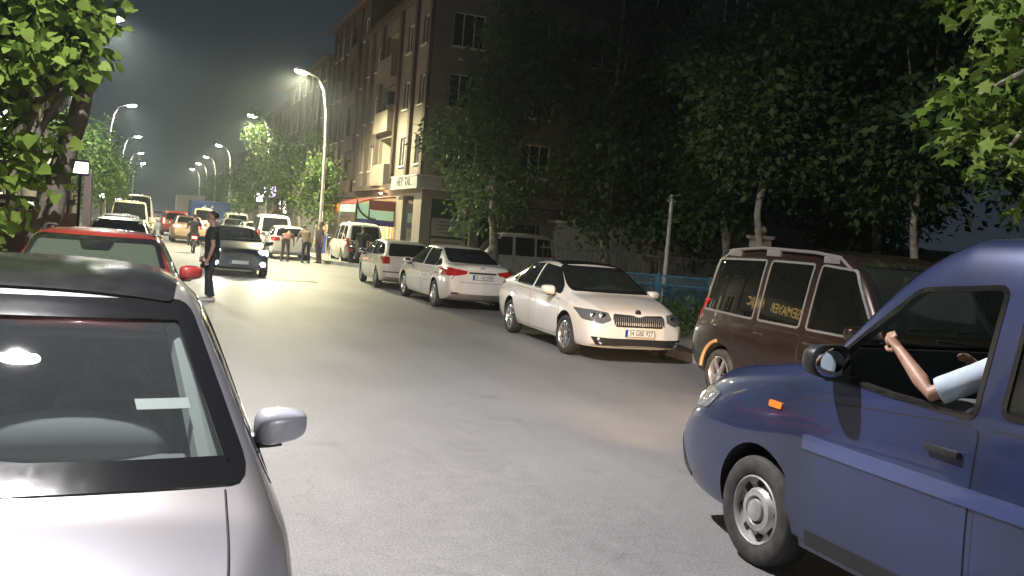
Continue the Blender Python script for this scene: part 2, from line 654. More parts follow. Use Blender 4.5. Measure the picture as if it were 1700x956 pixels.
def patch(name, bvh, view, poly, off, m, parent, thick=.006, res=.09, hole=None, smooth=True):
    """polygon drawn in a view of the car, laid on its body and given thickness"""
    org, d = VIEW[view]
    res *= PRES[0]
    bm = NB()
    if hole is None:
        vs = [bm.verts.new((p[0], p[1], 0)) for p in poly]
        bm.faces.new(vs)
        bmesh.ops.triangulate(bm, faces=bm.faces[:])
    else:
        a = [bm.verts.new((p[0], p[1], 0)) for p in poly]
        b = [bm.verts.new((p[0], p[1], 0)) for p in hole]
        for i in range(len(a)):
            j = (i + 1) % len(a)
            bm.faces.new((a[i], a[j], b[j], b[i]))
    for _ in range(7):
        es = [e for e in bm.edges if e.calc_length() > res]
        if not es: break
        bmesh.ops.subdivide_edges(bm, edges=es, cuts=1)
        bmesh.ops.triangulate(bm, faces=[f for f in bm.faces if len(f.verts) > 3])
    if hole is None:
        bmesh.ops.beautify_fill(bm, faces=bm.faces[:], edges=[e for e in bm.edges if len(e.link_faces) == 2])
    nrm = {}
    for v in bm.verts:
        o = org((v.co.x, v.co.y))
        h, nn, i, ds = bvh.ray_cast(o, d)
        if h is None:
            h, nn, i, ds = bvh.find_nearest(o + d * 2.2)
        if nn.dot(d) > 0: nn = -nn
        v.co = h
        nrm[v] = nn
    bm.normal_update()
    for v in bm.verts:
        vn = v.normal if v.normal.length > .5 else nrm[v]
        if vn.dot(d) > 0: vn = -vn
        v.co = v.co + (vn * .5 + nrm[v] * .5).normalized() * off
    bmesh.ops.recalc_face_normals(bm, faces=bm.faces[:])
    fs = bm.faces[:]
    if sum((f.normal.dot(d) * f.calc_area() for f in fs)) > 0:
        bmesh.ops.reverse_faces(bm, faces=fs)
    if thick:
        bm.normal_update()
        bd = [e for e in bm.edges if len(e.link_faces) == 1]
        lo = {v: bm.verts.new(v.co - v.normal * thick) for v in bm.verts[:]}
        for f in fs:
            bm.faces.new([lo[v] for v in reversed(f.verts)])
        for e in bd:
            l = e.link_loops[0]
            a, b = l.vert, l.link_loop_next.vert
            bm.faces.new((b, a, lo[a], lo[b]))
    return bobj(name, bm, m, parent, smooth, 50, fix=False)

def mirror_poly(p):
    return [(-a, b) for a, b in p]

def wheel_meshes(r, w, style, key, cache={}):
    k = (round(r, 3), round(w, 3), style, key)
    if k in cache: return cache[k]
    ri = r * (.70 if style != 'steel' else .64)
    bm = NB()
    lathe(bm, [(ri * .97, -w / 2 + .02), (ri + .01, -w / 2 + .004), (r * .93, -w / 2), (r * .985, -w / 2 + .018), (r, -w / 2 + .045), (r, w / 2 - .045),
               (r * .985, w / 2 - .018), (r * .93, w / 2), (ri + .01, w / 2 - .004), (ri * .97, w / 2 - .02)], 40, close=True)
    bmesh.ops.recalc_face_normals(bm, faces=bm.faces[:])
    ty = bpy.data.meshes.new('tyre')
    bm.to_mesh(ty); bm.free()
    ty.materials.append(M['tyre'])
    ty.polygons.foreach_set('use_smooth', [True] * len(ty.polygons))
    bm = NB()
    lathe(bm, [(ri, -w / 2 + .015), (ri, w / 2 - .012), (ri * .95, w / 2 - .006), (ri * .91, w / 2 - .02), (ri * .90, 0.0), (ri * .90, -w / 2 + .015)], 40, close=True)
    yo = w / 2 - .035
    if style == 'steel':
        lathe(bm, [(ri * .92, w / 2 - .05), (ri * .70, w / 2 - .06), (ri * .58, w / 2 - .02), (ri * .42, w / 2 - .015), (ri * .34, w / 2 - .05), (ri * .3, w / 2 - .01), (0, w / 2 - .01), ], 32)
        for i in range(8):
            a = 2 * math.pi * i / 8
            box(bm, (ri * .77 * math.cos(a), w / 2 - .052, ri * .77 * math.sin(a)), (.05, .012, .04), mx=None, bev=.0, mi=1)
    else:
        lathe(bm, [(ri * .2, yo - .03), (ri * .2, yo + .012), (ri * .14, yo + .02), (0, yo + .02)], 20)
        ns = {'ten': 10, 'five': 5, 'seven': 7}[style]
        for i in range(ns):
            a = 2 * math.pi * i / ns
            wd = ri * {10: .085, 5: .24, 7: .15}[ns]
            m1 = Matrix.Rotation(-a, 4, 'Y')
            q = box(bm, (ri * .55, yo - .002, 0), (ri * .80, .03, wd), bev=.006, mx=m1)
        lathe(bm, [(ri * .93, -.02), (ri * .15, -.02)], 24)
        for f in list(bm.faces)[-24:]:
            f.material_index = 1
    bmesh.ops.recalc_face_normals(bm, faces=bm.faces[:])
    rm = bpy.data.meshes.new('rim')
    bm.to_mesh(rm); bm.free()
    rm.materials.append(M['steel_rim'] if style == 'steel' else M['rim'])
    rm.materials.append(M['well'])
    rm.polygons.foreach_set('use_smooth', [True] * len(rm.polygons))
    rm.set_sharp_from_angle(angle=R(35))
    cache[k] = (ty, rm)
    return cache[k]

def add_wheel(root, x, y, r, w, style, side, steer=0.0, key=''):
    e = bpy.data.objects.new('wheel', None)
    e.empty_display_size = .1
    link(e, root)
    e.location = (x, y, r)
    e.rotation_euler = (0, random.random() * 6, (0 if side > 0 else math.pi) + steer)
    ty, rm = wheel_meshes(r, w, style, key)
    link(bpy.data.objects.new('tyre', ty), e)
    link(bpy.data.objects.new('rim', rm), e)
    return e

def seat_bm(x, y, z=.32):
    bm = NB()
    box(bm, (x, y, z + .09), (.5, .48, .16), bev=.05)
    m = Matrix.Translation((x - .25, y, z + .12)) @ Matrix.Rotation(R(-14), 4, 'Y')
    box(bm, (0, 0, .31), (.14, .48, .62), bev=.05, mx=m)
    box(bm, (0, 0, .74), (.09, .27, .17), bev=.04, mx=m)
    return bm

def make_car(name, label, sp, body_m, loc, heading, group=None, detail=2, cat='car'):
    """heading: unit world direction the nose points to (angle from +X)"""
    root = thing(name, label, cat, loc, heading, group)
    PRES[0] = {3: .32, 2: .5, 1: 1.0, 0: 1.6}[detail]
    bm = loft(sp)
    me = bpy.data.meshes.new('cage')
    bm.to_mesh(me); bm.free()
    cage = bpy.data.objects.new('cage', me)
    COL.objects.link(cage)
    md = cage.modifiers.new('s', 'SUBSURF')
    md.levels = md.render_levels = 2
    me2 = evaluated(cage)
    bpy.data.objects.remove(cage)
    b2 = NB()
    b2.from_mesh(me2)
    bvh = BVHTree.FromBMesh(b2)
    b2.free()
    root_bvh = bvh
    me2.materials.clear()
    me2.materials.append(body_m)
    body = bpy.data.objects.new('body', me2)
    COL.objects.link(body)
    r, ax = sp['r'], sp['axles']
    cutters = []
    def cutter(bm, m):
        bmesh.ops.recalc_face_normals(bm, faces=bm.faces[:])
        q = bpy.data.meshes.new('cut')
        bm.to_mesh(q); bm.free()
        q.materials.append(m)
        o = bpy.data.objects.new('cut', q)
        COL.objects.link(o)
        cutters.append(o)
        md = body.modifiers.new('b', 'BOOLEAN')
        md.operation = 'DIFFERENCE'
        md.object = o
        md.solver = 'EXACT'
        md.material_mode = 'TRANSFER'
    ra = sp.get('ra', r + .055)
    bm = NB()
    for x in ax:
        for s in (1, -1):
            lathe(bm, [(0, s * (sp['wm'] - .30)), (ra, s * (sp['wm'] - .30)), (ra, s * (sp['wm'] + .3)), (0, s * (sp['wm'] + .3))], 36,
                  Matrix.Translation((x, 0, r + .02)))
    cutter(bm, M['well'])
    wins = sp.get('side', [])
    if detail >= 2:
        bm = NB()
        x0, x1 = sp['cab']
        xs = np.linspace(x0, x1, 14)
        rings = []
        for x in xs:
            zt, zs = crv(sp['T'], x), crv(sp['B'], x)
            pl = crv(sp['plan'], x)
            wb, wt = crv(sp['wb'], x) * pl, crv(sp['wt'], x) * pl
            zt -= .05
            zs = min(zs, zt - .03)
            h = [(sp['wm'] * pl - .12, .33), (sp['wm'] * pl - .10, zs - .12), (wb - .055, zs), (wb + (wt - wb) * .9 - .05, zt - .06), (wt * .8, zt - .01)]
            ring = [bm.verts.new((x, y, z)) for y, z in h] + [bm.verts.new((x, -y, z)) for y, z in h[::-1]]
            rings.append(ring)
        for a, b in zip(rings, rings[1:]):
            for i in range(len(a)):
                bm.faces.new((a[i], a[(i + 1) % len(a)], b[(i + 1) % len(a)], b[i]))
        bm.faces.new(rings[0]); bm.faces.new(rings[-1][::-1])
        cutter(bm, M['cabin'])
        bm = NB()
        for p in wins:
            q = rounded(p, .035)
            for s in (1, -1):
                prism(bm, q, lambda t: (t[0], s * .30, t[1]), lambda t: (t[0], s * 1.3, t[1]))
        cutter(bm, M['black'])
        bm = NB()
        if 'ws' in sp:
            prism(bm, rounded(sp['ws'], .05), lambda t: (sp['wsx'], t[0], t[1]), lambda t: (4, t[0], t[1]))
        if 'rw' in sp:
            prism(bm, rounded(sp['rw'], .05), lambda t: (sp['rwx'], t[0], t[1]), lambda t: (-4, t[0], t[1]))
        cutter(bm, M['black'])
    final = evaluated(body)
    bpy.data.objects.remove(body)
    for o in cutters: bpy.data.objects.remove(o)
    final.name = 'body'
    final.polygons.foreach_set('use_smooth', [True] * len(final.polygons))
    final.set_sharp_from_angle(angle=R(38))
    link(bpy.data.objects.new('body', final), root)
    # glazing
    far = detail < 2
    gm = M['opaque_glass'] if far else sp.get('glass', M['glass'])
    off = .004 if far else -.006
    fr = M['gloss_black']
    for p in wins:
        for v in ('left', 'right'):
            q = rounded(p, .035)
            if (p is wins[0]) and sp.get('open_left') and v == 'left':
                patch('window_frame', bvh, v, grow(q, .022), .003, fr, root, .006, .09, hole=grow(q, -.004))
                continue
            g = patch('side_window', bvh, v, grow(q, .012), off, gm, root, .005, .12)
            if detail >= 2:
                patch('window_frame', bvh, v, grow(q, .022), .003, fr if not sp.get('frame_m') else sp['frame_m'], g, .006, .09, hole=grow(q, -.004))
    if 'ws' in sp:
        q = rounded(sp['ws'], .05)
        g = patch('windscreen', bvh, 'front', grow(q, .014), off, M['opaque_glass'] if far else sp.get('ws_m', M['glass_clear']), root, .006, .12)
        if detail >= 2:
            patch('windscreen_border', bvh, 'front', grow(q, sp.get('bgrow', .026)), .004, fr, g, .006, .09, hole=grow(q, -sp.get('frit', .02)))
            b = NB()
            zc = min(p[1] for p in sp['ws'])
            for s in () if sp.get('no_wiper') else (-1, 1):
                pts = []
                for t in np.linspace(0, 1, 6):
                    y, z = .08 + s * .3 + t * .52 * 1.0 - .26, zc + .015 + .03 * t
                    h = bvh.ray_cast(Vector((5, y, z)), Vector((-1, 0, 0)))[0]
                    if h: pts.append(h + Vector((.02, 0, .02)))
                if len(pts) > 2: tube(b, [p_ - Vector((.012, 0, .012)) for p_ in pts], .007, 6)
            if sp.get('no_wiper'): b.free()
            else: bobj('wiper', b, M['black'], g)
    if 'rw' in sp:
        q = rounded(sp['rw'], .05)
        g = patch('rear_window', bvh, 'rear', grow(q, .014), off, M['opaque_glass'] if far else sp.get('rw_m', M['glass_dark']), root, .006, .12)
        if detail >= 2:
            patch('rear_window_border', bvh, 'rear', grow(q, .022), .003, fr, g, .006, .09, hole=grow(q, -.018))
    # doors
    if detail >= 1:
        for p in sp.get('doors', []):
            for v in ('left', 'right'):
                s = 1 if v == 'left' else -1
                q = rounded(p, .06)
                d = patch('door', bvh, v, q, .004, body_m, root, .004, .10)
                patch('door_seal', bvh, v, grow(q, .007), .0012, M['black'], d, .002, .10, hole=grow(q, -.006))
                hx, hz = min(a for a, b in p) + .16, sp.get('hz', .80)
                h = bvh.ray_cast(Vector((hx, s * 3, hz)), Vector((0, -s, 0)))[0]
                if h:
                    b = NB()
                    box(b, h + Vector((0, s * .02, 0)), (.19, .028, .032), bev=.01)
                    bobj('door_handle', b, sp.get('handle_m', body_m), d, True)
    # wheels
    wi = sp.get('ww', .20)
    for i, x in enumerate(ax):
        for s in (1, -1):
            add_wheel(root, x, s * (sp['wm'] - wi / 2 - .02), r, wi, sp.get('rim', 'five'), s, sp.get('steer', 0) if i == 0 else 0)
    # lamps
    lit = sp.get('lit', 0)
    for p in sp.get('head', []):
        for q in (p, mirror_poly(p)):
            h = patch('headlight', bvh, 'front', rounded(q, .025), .004, M['housing'], root, .012, .07)
            cx = sum(a for a, _ in q) / len(q)
            cz = sum(a for _, a in q) / len(q)
            hw = (max(a for a, _ in q) - min(a for a, _ in q)) / 2
            for dx, rr in ((-.34, .058), (.34, .066)) if not sp.get('round_head') else ((0, .075),):
                hh = bvh.ray_cast(Vector((5, cx + dx * hw, cz)), Vector((-1, 0, 0)))
                if hh[0]:
                    b = NB()
                    ball(b, hh[0] + Vector((.004, 0, 0)), (.014, rr, rr * .85) if lit != 1 else (.02, rr * 1.3, rr * 1.2), 12)
                    bobj('reflector', b, (M['head_lit'] if lit == 1 else M['head_dim']) if lit else M['reflector'], h, True)
    for p in sp.get('fog', []):
        for q in (p, (-p[0], p[1])):
            hh = bvh.ray_cast(Vector((5, q[0], q[1])), Vector((-1, 0, 0)))
            b = NB()
            ball(b, hh[0] + Vector((.004 if lit else -.004, 0, 0)), (.03, .065, .06) if lit else (.012, .042, .038), 12)
            bobj('fog_lamp', b, M['head_lit'] if lit else M['reflector'], root, True)
    for p in sp.get('tail_l', []):
        for q in (p, mirror_poly(p)):
            t = patch('tail_light', bvh, 'rear', rounded(q, .025), .008, M['red_lit'] if sp.get('brake') else M['red_lens'], root, .02, .07)
    for v, poly, m in sp.get('trim', []):
        patch('trim_panel', bvh, v, rounded(poly, .03), .004, m, root, .01, .09)
    for nm, v, poly, m, rr in sp.get('named', []):
        patch(nm, bvh, v, rounded(poly, rr), .005, m, root, .012, .09)
    if 'grille' in sp:
        g = patch('grille', bvh, 'front', rounded(sp['grille'], .03), .005, M['black'], root, .012, .08)
        b = NB()
        ys = [a for a, _ in sp['grille']]
        zs = [c for _, c in sp['grille']]
        nbar = sp.get('bars', 18)
        if sp.get('hbars'):
            for k in range(sp['hbars']):
                z = min(zs) + (max(zs) - min(zs)) * (k + .5) / sp['hbars']
                pts = []
                for t in np.linspace(min(ys) + .08, max(ys) - .08, 9):
                    h = bvh.ray_cast(Vector((5, t, z)), Vector((-1, 0, 0)))[0]
                    if h: pts.append(h + Vector((.01, 0, 0)))
                tube(b, pts, .008, 6)
        else:
            for k in range(nbar):
                y = min(ys) + (max(ys) - min(ys)) * (k + .5) / nbar
                pts = []
                for t in np.linspace(.14, .86, 4):
                    h = bvh.ray_cast(Vector((5, y, min(zs) + (max(zs) - min(zs)) * t)), Vector((-1, 0, 0)))[0]
                    if h: pts.append(h + Vector((.008, 0, 0)))
                if len(pts) > 1: tube(b, pts, .007, 5)
        bobj('grille_bar', b, sp.get('bar_m', M['black']), g)
    # number plates
    for v, (y, z), txt in sp.get('plates', []):
        s = 1 if v == 'front' else -1
        h = bvh.ray_cast(Vector((5 * s, y, z)), Vector((-s, 0, 0)))[0]
        if h is None: continue
        b = NB()
        X = h.x + s * .022
        box(b, (X, y, z), (.012, .52, .115), bev=.004)
        pl = bobj('number_plate', b, M['plate'], root)
        b = NB()
        for zz in (-.053, .053): box(b, (X + s * .0075, y, z + zz), (.003, .51, .006))
        for yy in (-.252, .252): box(b, (X + s * .0075, y + yy, z), (.003, .006, .112))
        bobj('plate_rim', b, M['ink'], pl)
        b = NB()
        box(b, (X + s * .0075, y - s * .227, z), (.003, .042, .098))
        bobj('country_band', b, M['plate_blue'], pl)
        if txt:
            mt = facing((X + s * .0085, y + s * .02, z), (s, 0, 0))
            sign_text(txt, .105, mt, M['ink'], pl, 'plate_number', .001, .80)
    # mirrors
    if 'mir' in sp and detail >= 1:
        x, y, z, sc = sp['mir']
        for s in (1, -1):
            b = NB()
            vs = ball(b, (0, 0, 0), (1, 1, 1), 24)
            se = lambda t, e: math.copysign(abs(t) ** e, t) if abs(t) > 1e-6 else 0
            for v in vs:                      # blunt, squarish shell, flat on the mirror side, shallower outboard
                x_, y_, z_ = se(v.co.x, .75), se(v.co.y, .62), se(v.co.z, .62)
                if x_ < -.15: x_ = -.15 + (x_ + .15) * .08
                o_ = y_ * s
                v.co = Vector((.105 * x_ * (1 - .18 * o_), .125 * y_, .082 * z_ * (1 - (.20 if z_ > 0 else .10) * o_) + .012 * o_))
            bmesh.ops.transform(b, matrix=Matrix.Translation((x, s * (y + .13 * sc), z)) @ Matrix.Rotation(R(6) * s, 4, 'Z') @ Matrix.Diagonal((sc, sc, sc, 1)), verts=b.verts[:])
            mo = bobj('wing_mirror', b, sp.get('mir_m', body_m), root, True)
            b = NB()
            tube(b, [(x - .01, s * (y - .04), z - .085 * sc), (x, s * (y + .06), z - .075 * sc), (x, s * (y + .13 * sc), z - .06 * sc)], [.03, .028, .035], 8)
            bobj('mirror_arm', b, M['black'], mo, True)
            b = NB()
            ball(b, (x - .03 * sc, s * (y + .13 * sc), z), (.006, .105 * sc, .072 * sc), 14)
            bobj('mirror_face', b, M['mirror'], mo, True)
    # cabin
    if detail >= 2:
        xs0 = sp.get('seat_x', 0.0)
        for y in (.36, -.36):
            bobj('front_seat', seat_bm(xs0, y, sp.get('seat_z', .3)), M['seat'], root, True)
        b = NB()
        box(b, (xs0 - .85, 0, sp.get('seat_z', .3) + .09), (.5, 1.25, .16), bev=.05)
        mm = Matrix.Translation((xs0 - 1.1, 0, sp.get('seat_z', .3) + .12)) @ Matrix.Rotation(R(-18), 4, 'Y')
        box(b, (0, 0, .28), (.14, 1.25, .56), bev=.05, mx=mm)
        for y in (.36, -.36): box(b, (0, y, .62), (.08, .24, .13), bev=.03, mx=mm)
        bobj('rear_bench', b, M['seat'], root, True)
        zc, xc = sp['dash']
        b = NB()
        prism(b, rounded([(xc + .35, zc - .06), (xc - .28, zc - .01), (xc - .36, zc - .12), (xc - .30, zc - .40), (xc + .3, zc - .40)], .06, 4),
              lambda t: (t[0], -.66, t[1]), lambda t: (t[0], .66, t[1]))
        bobj('dashboard', b, M['dash'], root, True)
        b = NB()
        ball(b, (xc - .34, .24, zc - .02), (.17, .34, .13), 20)
        bobj('instrument_hood', b, M['dash'], root, True)
        b = NB()
        mm = Matrix.Translation((xc - .48, .36, zc - .05)) @ Matrix.Rotation(R(65), 4, 'Y')
        n = 28
        pts = [mm @ Vector((.185 * math.cos(t), .185 * math.sin(t), 0)) for t in [2 * math.pi * k / n for k in range(n + 1)]]
        tube(b, pts, .016, 8)
        box(b, (0, 0, 0), (.11, .15, .05), bev=.02, mx=mm)
        box(b, (0, 0, -.005), (.03, .35, .02), mx=mm)
        bobj('steering_wheel', b, M['black'], root, True)
        b = NB()
        zr = sp.get('mirz', crv(sp['T'], sp['cab'][1] - .55) - .12)
        xr = sp.get('mirx', sp['ws_top_x'] + .10)
        box(b, (xr, 0, zr), (.04, .23, .07), bev=.02)
        tube(b, [(xr, 0, zr), (xr + .05, 0, zr + .10)], .012, 6)
        bobj('rear_view_mirror', b, M['black'], root, True)
    if sp.get('exhaust'):
        b = NB()
        x, y, z = sp['exhaust']
        tube(b, [(x + .25, y, z), (x, y, z)], .03, 10)
        bobj('exhaust_pipe', b, M['chrome'], root, True)
    for fn in sp.get('extra', []):
        fn(root, bvh)
    return root, bvh

def plan_keys(x0, x1, a=.80, b=.95, c=.985, ra=None):
    return [(x0, ra or a), (x0 + .05, (ra or a) + .06 if ra else b - .06), (x0 + .2, b), (x0 + .55, c), (x0 + 1.0, 1), (x1 - 1.0, 1), (x1 - .6, c), (x1 - .25, b - .015), (x1 - .07, b - .08), (x1, a - .05)]

def hatch_spec(L=4.26, Wd=1.80, H=1.45, **kw):
    f, k = L / 2, L / 4.26
    sp = dict(
        wm=Wd / 2, r=.315, axles=(f - .84, -f + .82), sh0=1.5,
        T=[(-f, .60), (-f + .03, .82), (-f + .11, .98), (-f + .22, 1.14 * H / 1.45), (-f + .42, H - .10), (-f + .60, H - .035), (-.75, H - .012), (-.2, H), (.18, H - .02), (.42, H - .085), (.72, H - .26), (1.00, 1.055), (1.12, .985), (1.4, .95), (f - .35, .875), (f - .12, .80), (f - .03, .73), (f, .62)],
        B=[(-f, .55), (-f + .05, .80), (-f + .2, .95), (-1.4, .965), (-.5, .94), (.4, .915), (1.05, .90), (1.4, .87), (f - .35, .80), (f - .1, .72), (f, .57)],
        U=[(-f, .36), (-f + .2, .24), (-f + .5, .19), (f - .5, .19), (f - .2, .20), (f, .28)],
        wb=[(-f, .80), (-f + .4, .80 * Wd / 1.8), (-1.2, .86 * Wd / 1.8), (0, .865 * Wd / 1.8), (1.0, .855 * Wd / 1.8), (f - .3, .82), (f, .78)],
        wt=[(-f, .62), (-f + .4, .60), (-1.0, .615), (0, .625), (.4, .62), (.72, .665), (1.0, .73), (1.12, .74), (1.5, .70), (f, .62)],
        plan=plan_keys(-f, f), nose=[(.45, .12)], tail=[(.6, .05)],
        cab=(-f + .42, 1.02), ws_top_x=.35, wsx=.2, rwx=-1.3,
        ws=[(-.70, 1.04), (.70, 1.04), (.575, H - .08), (-.575, H - .08)],
        rw=[(-.60, 1.03), (.60, 1.03), (.50, H - .10), (-.50, H - .10)],
        side=[[(.86, .965), (.78, 1.06), (.33, H - .115), (-.30, H - .085), (-.30, .985)], [(-.40, .985), (-.40, H - .085), (-1.05, H - .105), (-1.12, .995)], [(-1.19, 1.0), (-1.12, H - .115), (-1.42, H - .17), (-1.62, 1.04)]],
        doors=[[(.98, .30), (1.0, .85), (-.33, .90), (-.33, .27)], [(-.36, .27), (-.36, .90), (-1.20, .915), (-1.22, .75), (-.92, .30)]],
        head=[[(.46, .70), (.50, .60), (.80, .63), (.83, .76), (.68, .765)]],
        tail_l=[[(.46, .94), (.46, .80), (.80, .78), (.82, .93), (.70, .97)]],
        mir=(.62, Wd / 2 - .05, 1.00, 1.0), dash=(1.0, .78), seat_x=-.1)
    sp['X'] = sorted({k_[0] for k_ in sp['T']} | {-1.2, .0, -.45, 1.25, f - .6, f - .22, -f + .07})
    sp.update(kw)
    return sp

def sedan_spec(L=4.62, Wd=1.80, H=1.46, **kw):
    f = L / 2
    sp = dict(
        wm=Wd / 2, r=.315, axles=(f - .92, -f + 1.0), sh0=1.6,
        T=[(-f, .62), (-f + .03, .88), (-f + .09, 1.02), (-f + .2, 1.06), (-f + .5, 1.07), (-f + .62, 1.10), (-1.1, H - .14), (-.78, H - .035), (-.4, H - .008), (-.0, H), (.25, H - .02), (.48, H - .08), (.85, H - .27), (1.14, 1.05), (1.26, .985), (1.6, .94), (f - .35, .865), (f - .12, .79), (f - .03, .72), (f, .61)],
        B=[(-f, .56), (-f + .05, .84), (-f + .2, .97), (-1.4, .965), (-.5, .945), (.4, .92), (1.2, .89), (1.6, .86), (f - .35, .79), (f - .1, .71), (f, .56)],
        U=[(-f, .40), (-f + .2, .27), (-f + .5, .20), (f - .5, .19), (f - .2, .20), (f, .27)],
        wb=[(-f, .80), (-1.5, .85 * Wd / 1.8), (0, .865 * Wd / 1.8), (1.0, .855 * Wd / 1.8), (f - .3, .82), (f, .78)],
        wt=[(-f, .66), (-f + .5, .70), (-f + .64, .69), (-1.1, .60), (0, .615), (.48, .61), (.85, .665), (1.14, .73), (1.3, .74), (1.7, .70), (f, .62)],
        plan=plan_keys(-f, f), nose=[(.45, .10)], tail=[(.62, .04)],
        cab=(-f + .68, 1.12), ws_top_x=.42, wsx=.2, rwx=-.9,
        ws=[(-.70, 1.04), (.70, 1.04), (.565, H - .08), (-.565, H - .08)],
        rw=[(-.62, 1.12), (.62, 1.12), (.51, H - .075), (-.51, H - .075)],
        side=[[(1.0, .965), (.90, 1.07), (.40, H - .12), (-.20, H - .08), (-.20, .985)], [(-.30, .985), (-.30, H - .08), (-.88, H - .12), (-1.16, 1.12), (-1.16, 1.0)], [(-1.23, 1.0), (-1.22, 1.16), (-1.50, 1.03)]],
        doors=[[(1.10, .30), (1.12, .85), (-.23, .905), (-.23, .27)], [(-.26, .27), (-.26, .905), (-1.18, .92), (-1.20, .72), (-.95, .30)]],
        head=[[(.44, .70), (.48, .60), (.80, .63), (.83, .75), (.66, .755)]],
        tail_l=[[(.40, .97), (.42, .86), (.80, .82), (.84, .93), (.72, .98)]],
        mir=(.80, Wd / 2 - .05, .99, .95), dash=(1.0, .90), seat_x=0)
    sp['X'] = sorted({k_[0] for k_ in sp['T']} | {.7, 1.4, f - .6, f - .22, -f + .06, -1.3})
    sp.update(kw)
    return sp

def van_spec(L=4.40, Wd=1.83, H=1.84, nose_l=1.0, cowl=1.12, bl=0.0, **kw):
    """tall box on wheels: nose_l = length of the bonnet ahead of the windscreen base"""
    f = L / 2
    c = f - nose_l
    sp = dict(
        wm=Wd / 2, r=.32, axles=(f - .85, -f + .78), sh0=1.5, crown=.03,
        T=[(-f, .65), (-f + .03, 1.0), (-f + .07, 1.25), (-f + .13, 1.5), (-f + .2, H - .14), (-f + .30, H - .05), (-f + .55, H - .01), (-1.0, H), (-.3, H), (c - .85, H - .02), (c - .66, H - .09), (c - .4, H - .28), (c - .12, cowl + .14), (c, cowl + .02), (c + .12, cowl - .04), (f - .45, cowl - .12), (f - .16, cowl - .26), (f - .04, cowl - .42), (f, .52)],
        B=[(-f, .60), (-f + .04, .9), (-f + .15, 1.03 + bl), (-1.0, 1.04 + bl), (0, 1.03 + bl), (c - .3, 1.0 + bl * .7), (c + .1, cowl - .10), (f - .45, cowl - .20), (f - .12, cowl - .38), (f, .48)],
        U=[(-f, .38), (-f + .2, .26), (-f + .5, .20), (f - .5, .20), (f - .2, .22), (f, .30)],
        wb=[(-f, .84), (-f + .3, .865 * Wd / 1.83), (0, .885 * Wd / 1.83), (c, .87 * Wd / 1.83), (f - .3, .82), (f, .78)],
        wt=[(-f, .70), (-f + .3, .70), (-1.0, .71), (c - .8, .70), (c - .4, .73), (c, .77), (c + .15, .77), (f - .3, .70), (f, .62)],
        plan=plan_keys(-f, f, .80, .965, .99, .88), nose=[(.5, .08)], tail=[(.7, .02)],
        cab=(-f + .25, c - .05), ws_top_x=c - .65, wsx=c - 1.0, rwx=-f + .6,
        ws=[(-.72, cowl + .07), (.72, cowl + .07), (.62, H - .12), (-.62, H - .12)],
        rw=[(-.62, 1.08), (.62, 1.08), (.56, H - .16), (-.56, H - .16)],
        side=[[(c - .12, 1.08 + bl), (c - .2, 1.2 + bl), (c - .62, H - .20), (c - 1.12, H - .17), (c - 1.12, 1.08 + bl)], [(c - 1.26, 1.08 + bl), (c - 1.26, H - .17), (c - 2.02, H - .17), (c - 2.02, 1.08 + bl)], [(c - 2.14, 1.08 + bl), (c - 2.14, H - .17), (-f + .34, H - .20), (-f + .24, 1.10 + bl)]],
        doors=[[(c + .05, .30), (c + .05, .96 + bl * .6), (c - 1.16, 1.0 + bl), (c - 1.16, .27)], [(c - 1.20, .27), (c - 1.20, 1.0 + bl), (c - 2.08, 1.0 + bl), (c - 2.08, .60), (c - 1.9, .27)]],
        head=[[(.50, .78), (.54, .62), (.80, .64), (.83, .84), (.68, .86)]],
        tail_l=[[(.70, 1.14), (.68, .80), (.80, .78), (.80, 1.16)]],
        mir=(c - .14, Wd / 2 - .02, 1.13, 1.1), dash=(1.06, c - .2), seat_x=c - 1.0, seat_z=.45, hz=.92)
    sp['X'] = sorted({k_[0] for k_ in sp['T']} | {.25, -.65, f - .8, -f + .42})
    sp.update(kw)
    return sp
# ---------------------------------------------------------------- people
def blob(chains, balls=(), voxel=.010, smooth=6, ydir=Vector((0, 1, 0))):
    """one continuous surface from tapered elliptical chains: (point, lateral radius, depth radius)"""
    bm = NB()
    for ch in chains:
        pts = [Vector(c[0]) for c in ch]
        rings = []
        for i, p in enumerate(pts):
            d = (pts[min(i + 1, len(pts) - 1)] - pts[max(i - 1, 0)]).normalized()
            u = ydir - d * ydir.dot(d)
            if u.length < .15: u = Vector((1, 0, 0)) - d * d.x
            u.normalize()
            v = d.cross(u)
            ra = ch[i][1]
            rb = ch[i][2] if len(ch[i]) > 2 else ra
            rings.append([bm.verts.new(p + u * math.cos(t) * ra + v * math.sin(t) * rb) for t in [2 * math.pi * k / 14 for k in range(14)]])
        for a, b in zip(rings, rings[1:]):
            for k in range(14):
                bm.faces.new((a[k], a[(k + 1) % 14], b[(k + 1) % 14], b[k]))
        for r, sgn in ((rings[0], 0), (rings[-1], 1)):
            bm.faces.new(r if sgn else r[::-1])
    for c, s in balls:
        ball(bm, c, s, 16)
    bmesh.ops.recalc_face_normals(bm, faces=bm.faces[:])
    me = bpy.data.meshes.new('f')
    bm.to_mesh(me); bm.free()
    o = bpy.data.objects.new('f', me)
    COL.objects.link(o)
    m = o.modifiers.new('r', 'REMESH')
    m.mode = 'VOXEL'
    m.voxel_size = voxel
    m = o.modifiers.new('s', 'SMOOTH')
    m.factor = .5
    m.iterations = smooth
    r = evaluated(o)
    bpy.data.objects.remove(o)
    return r

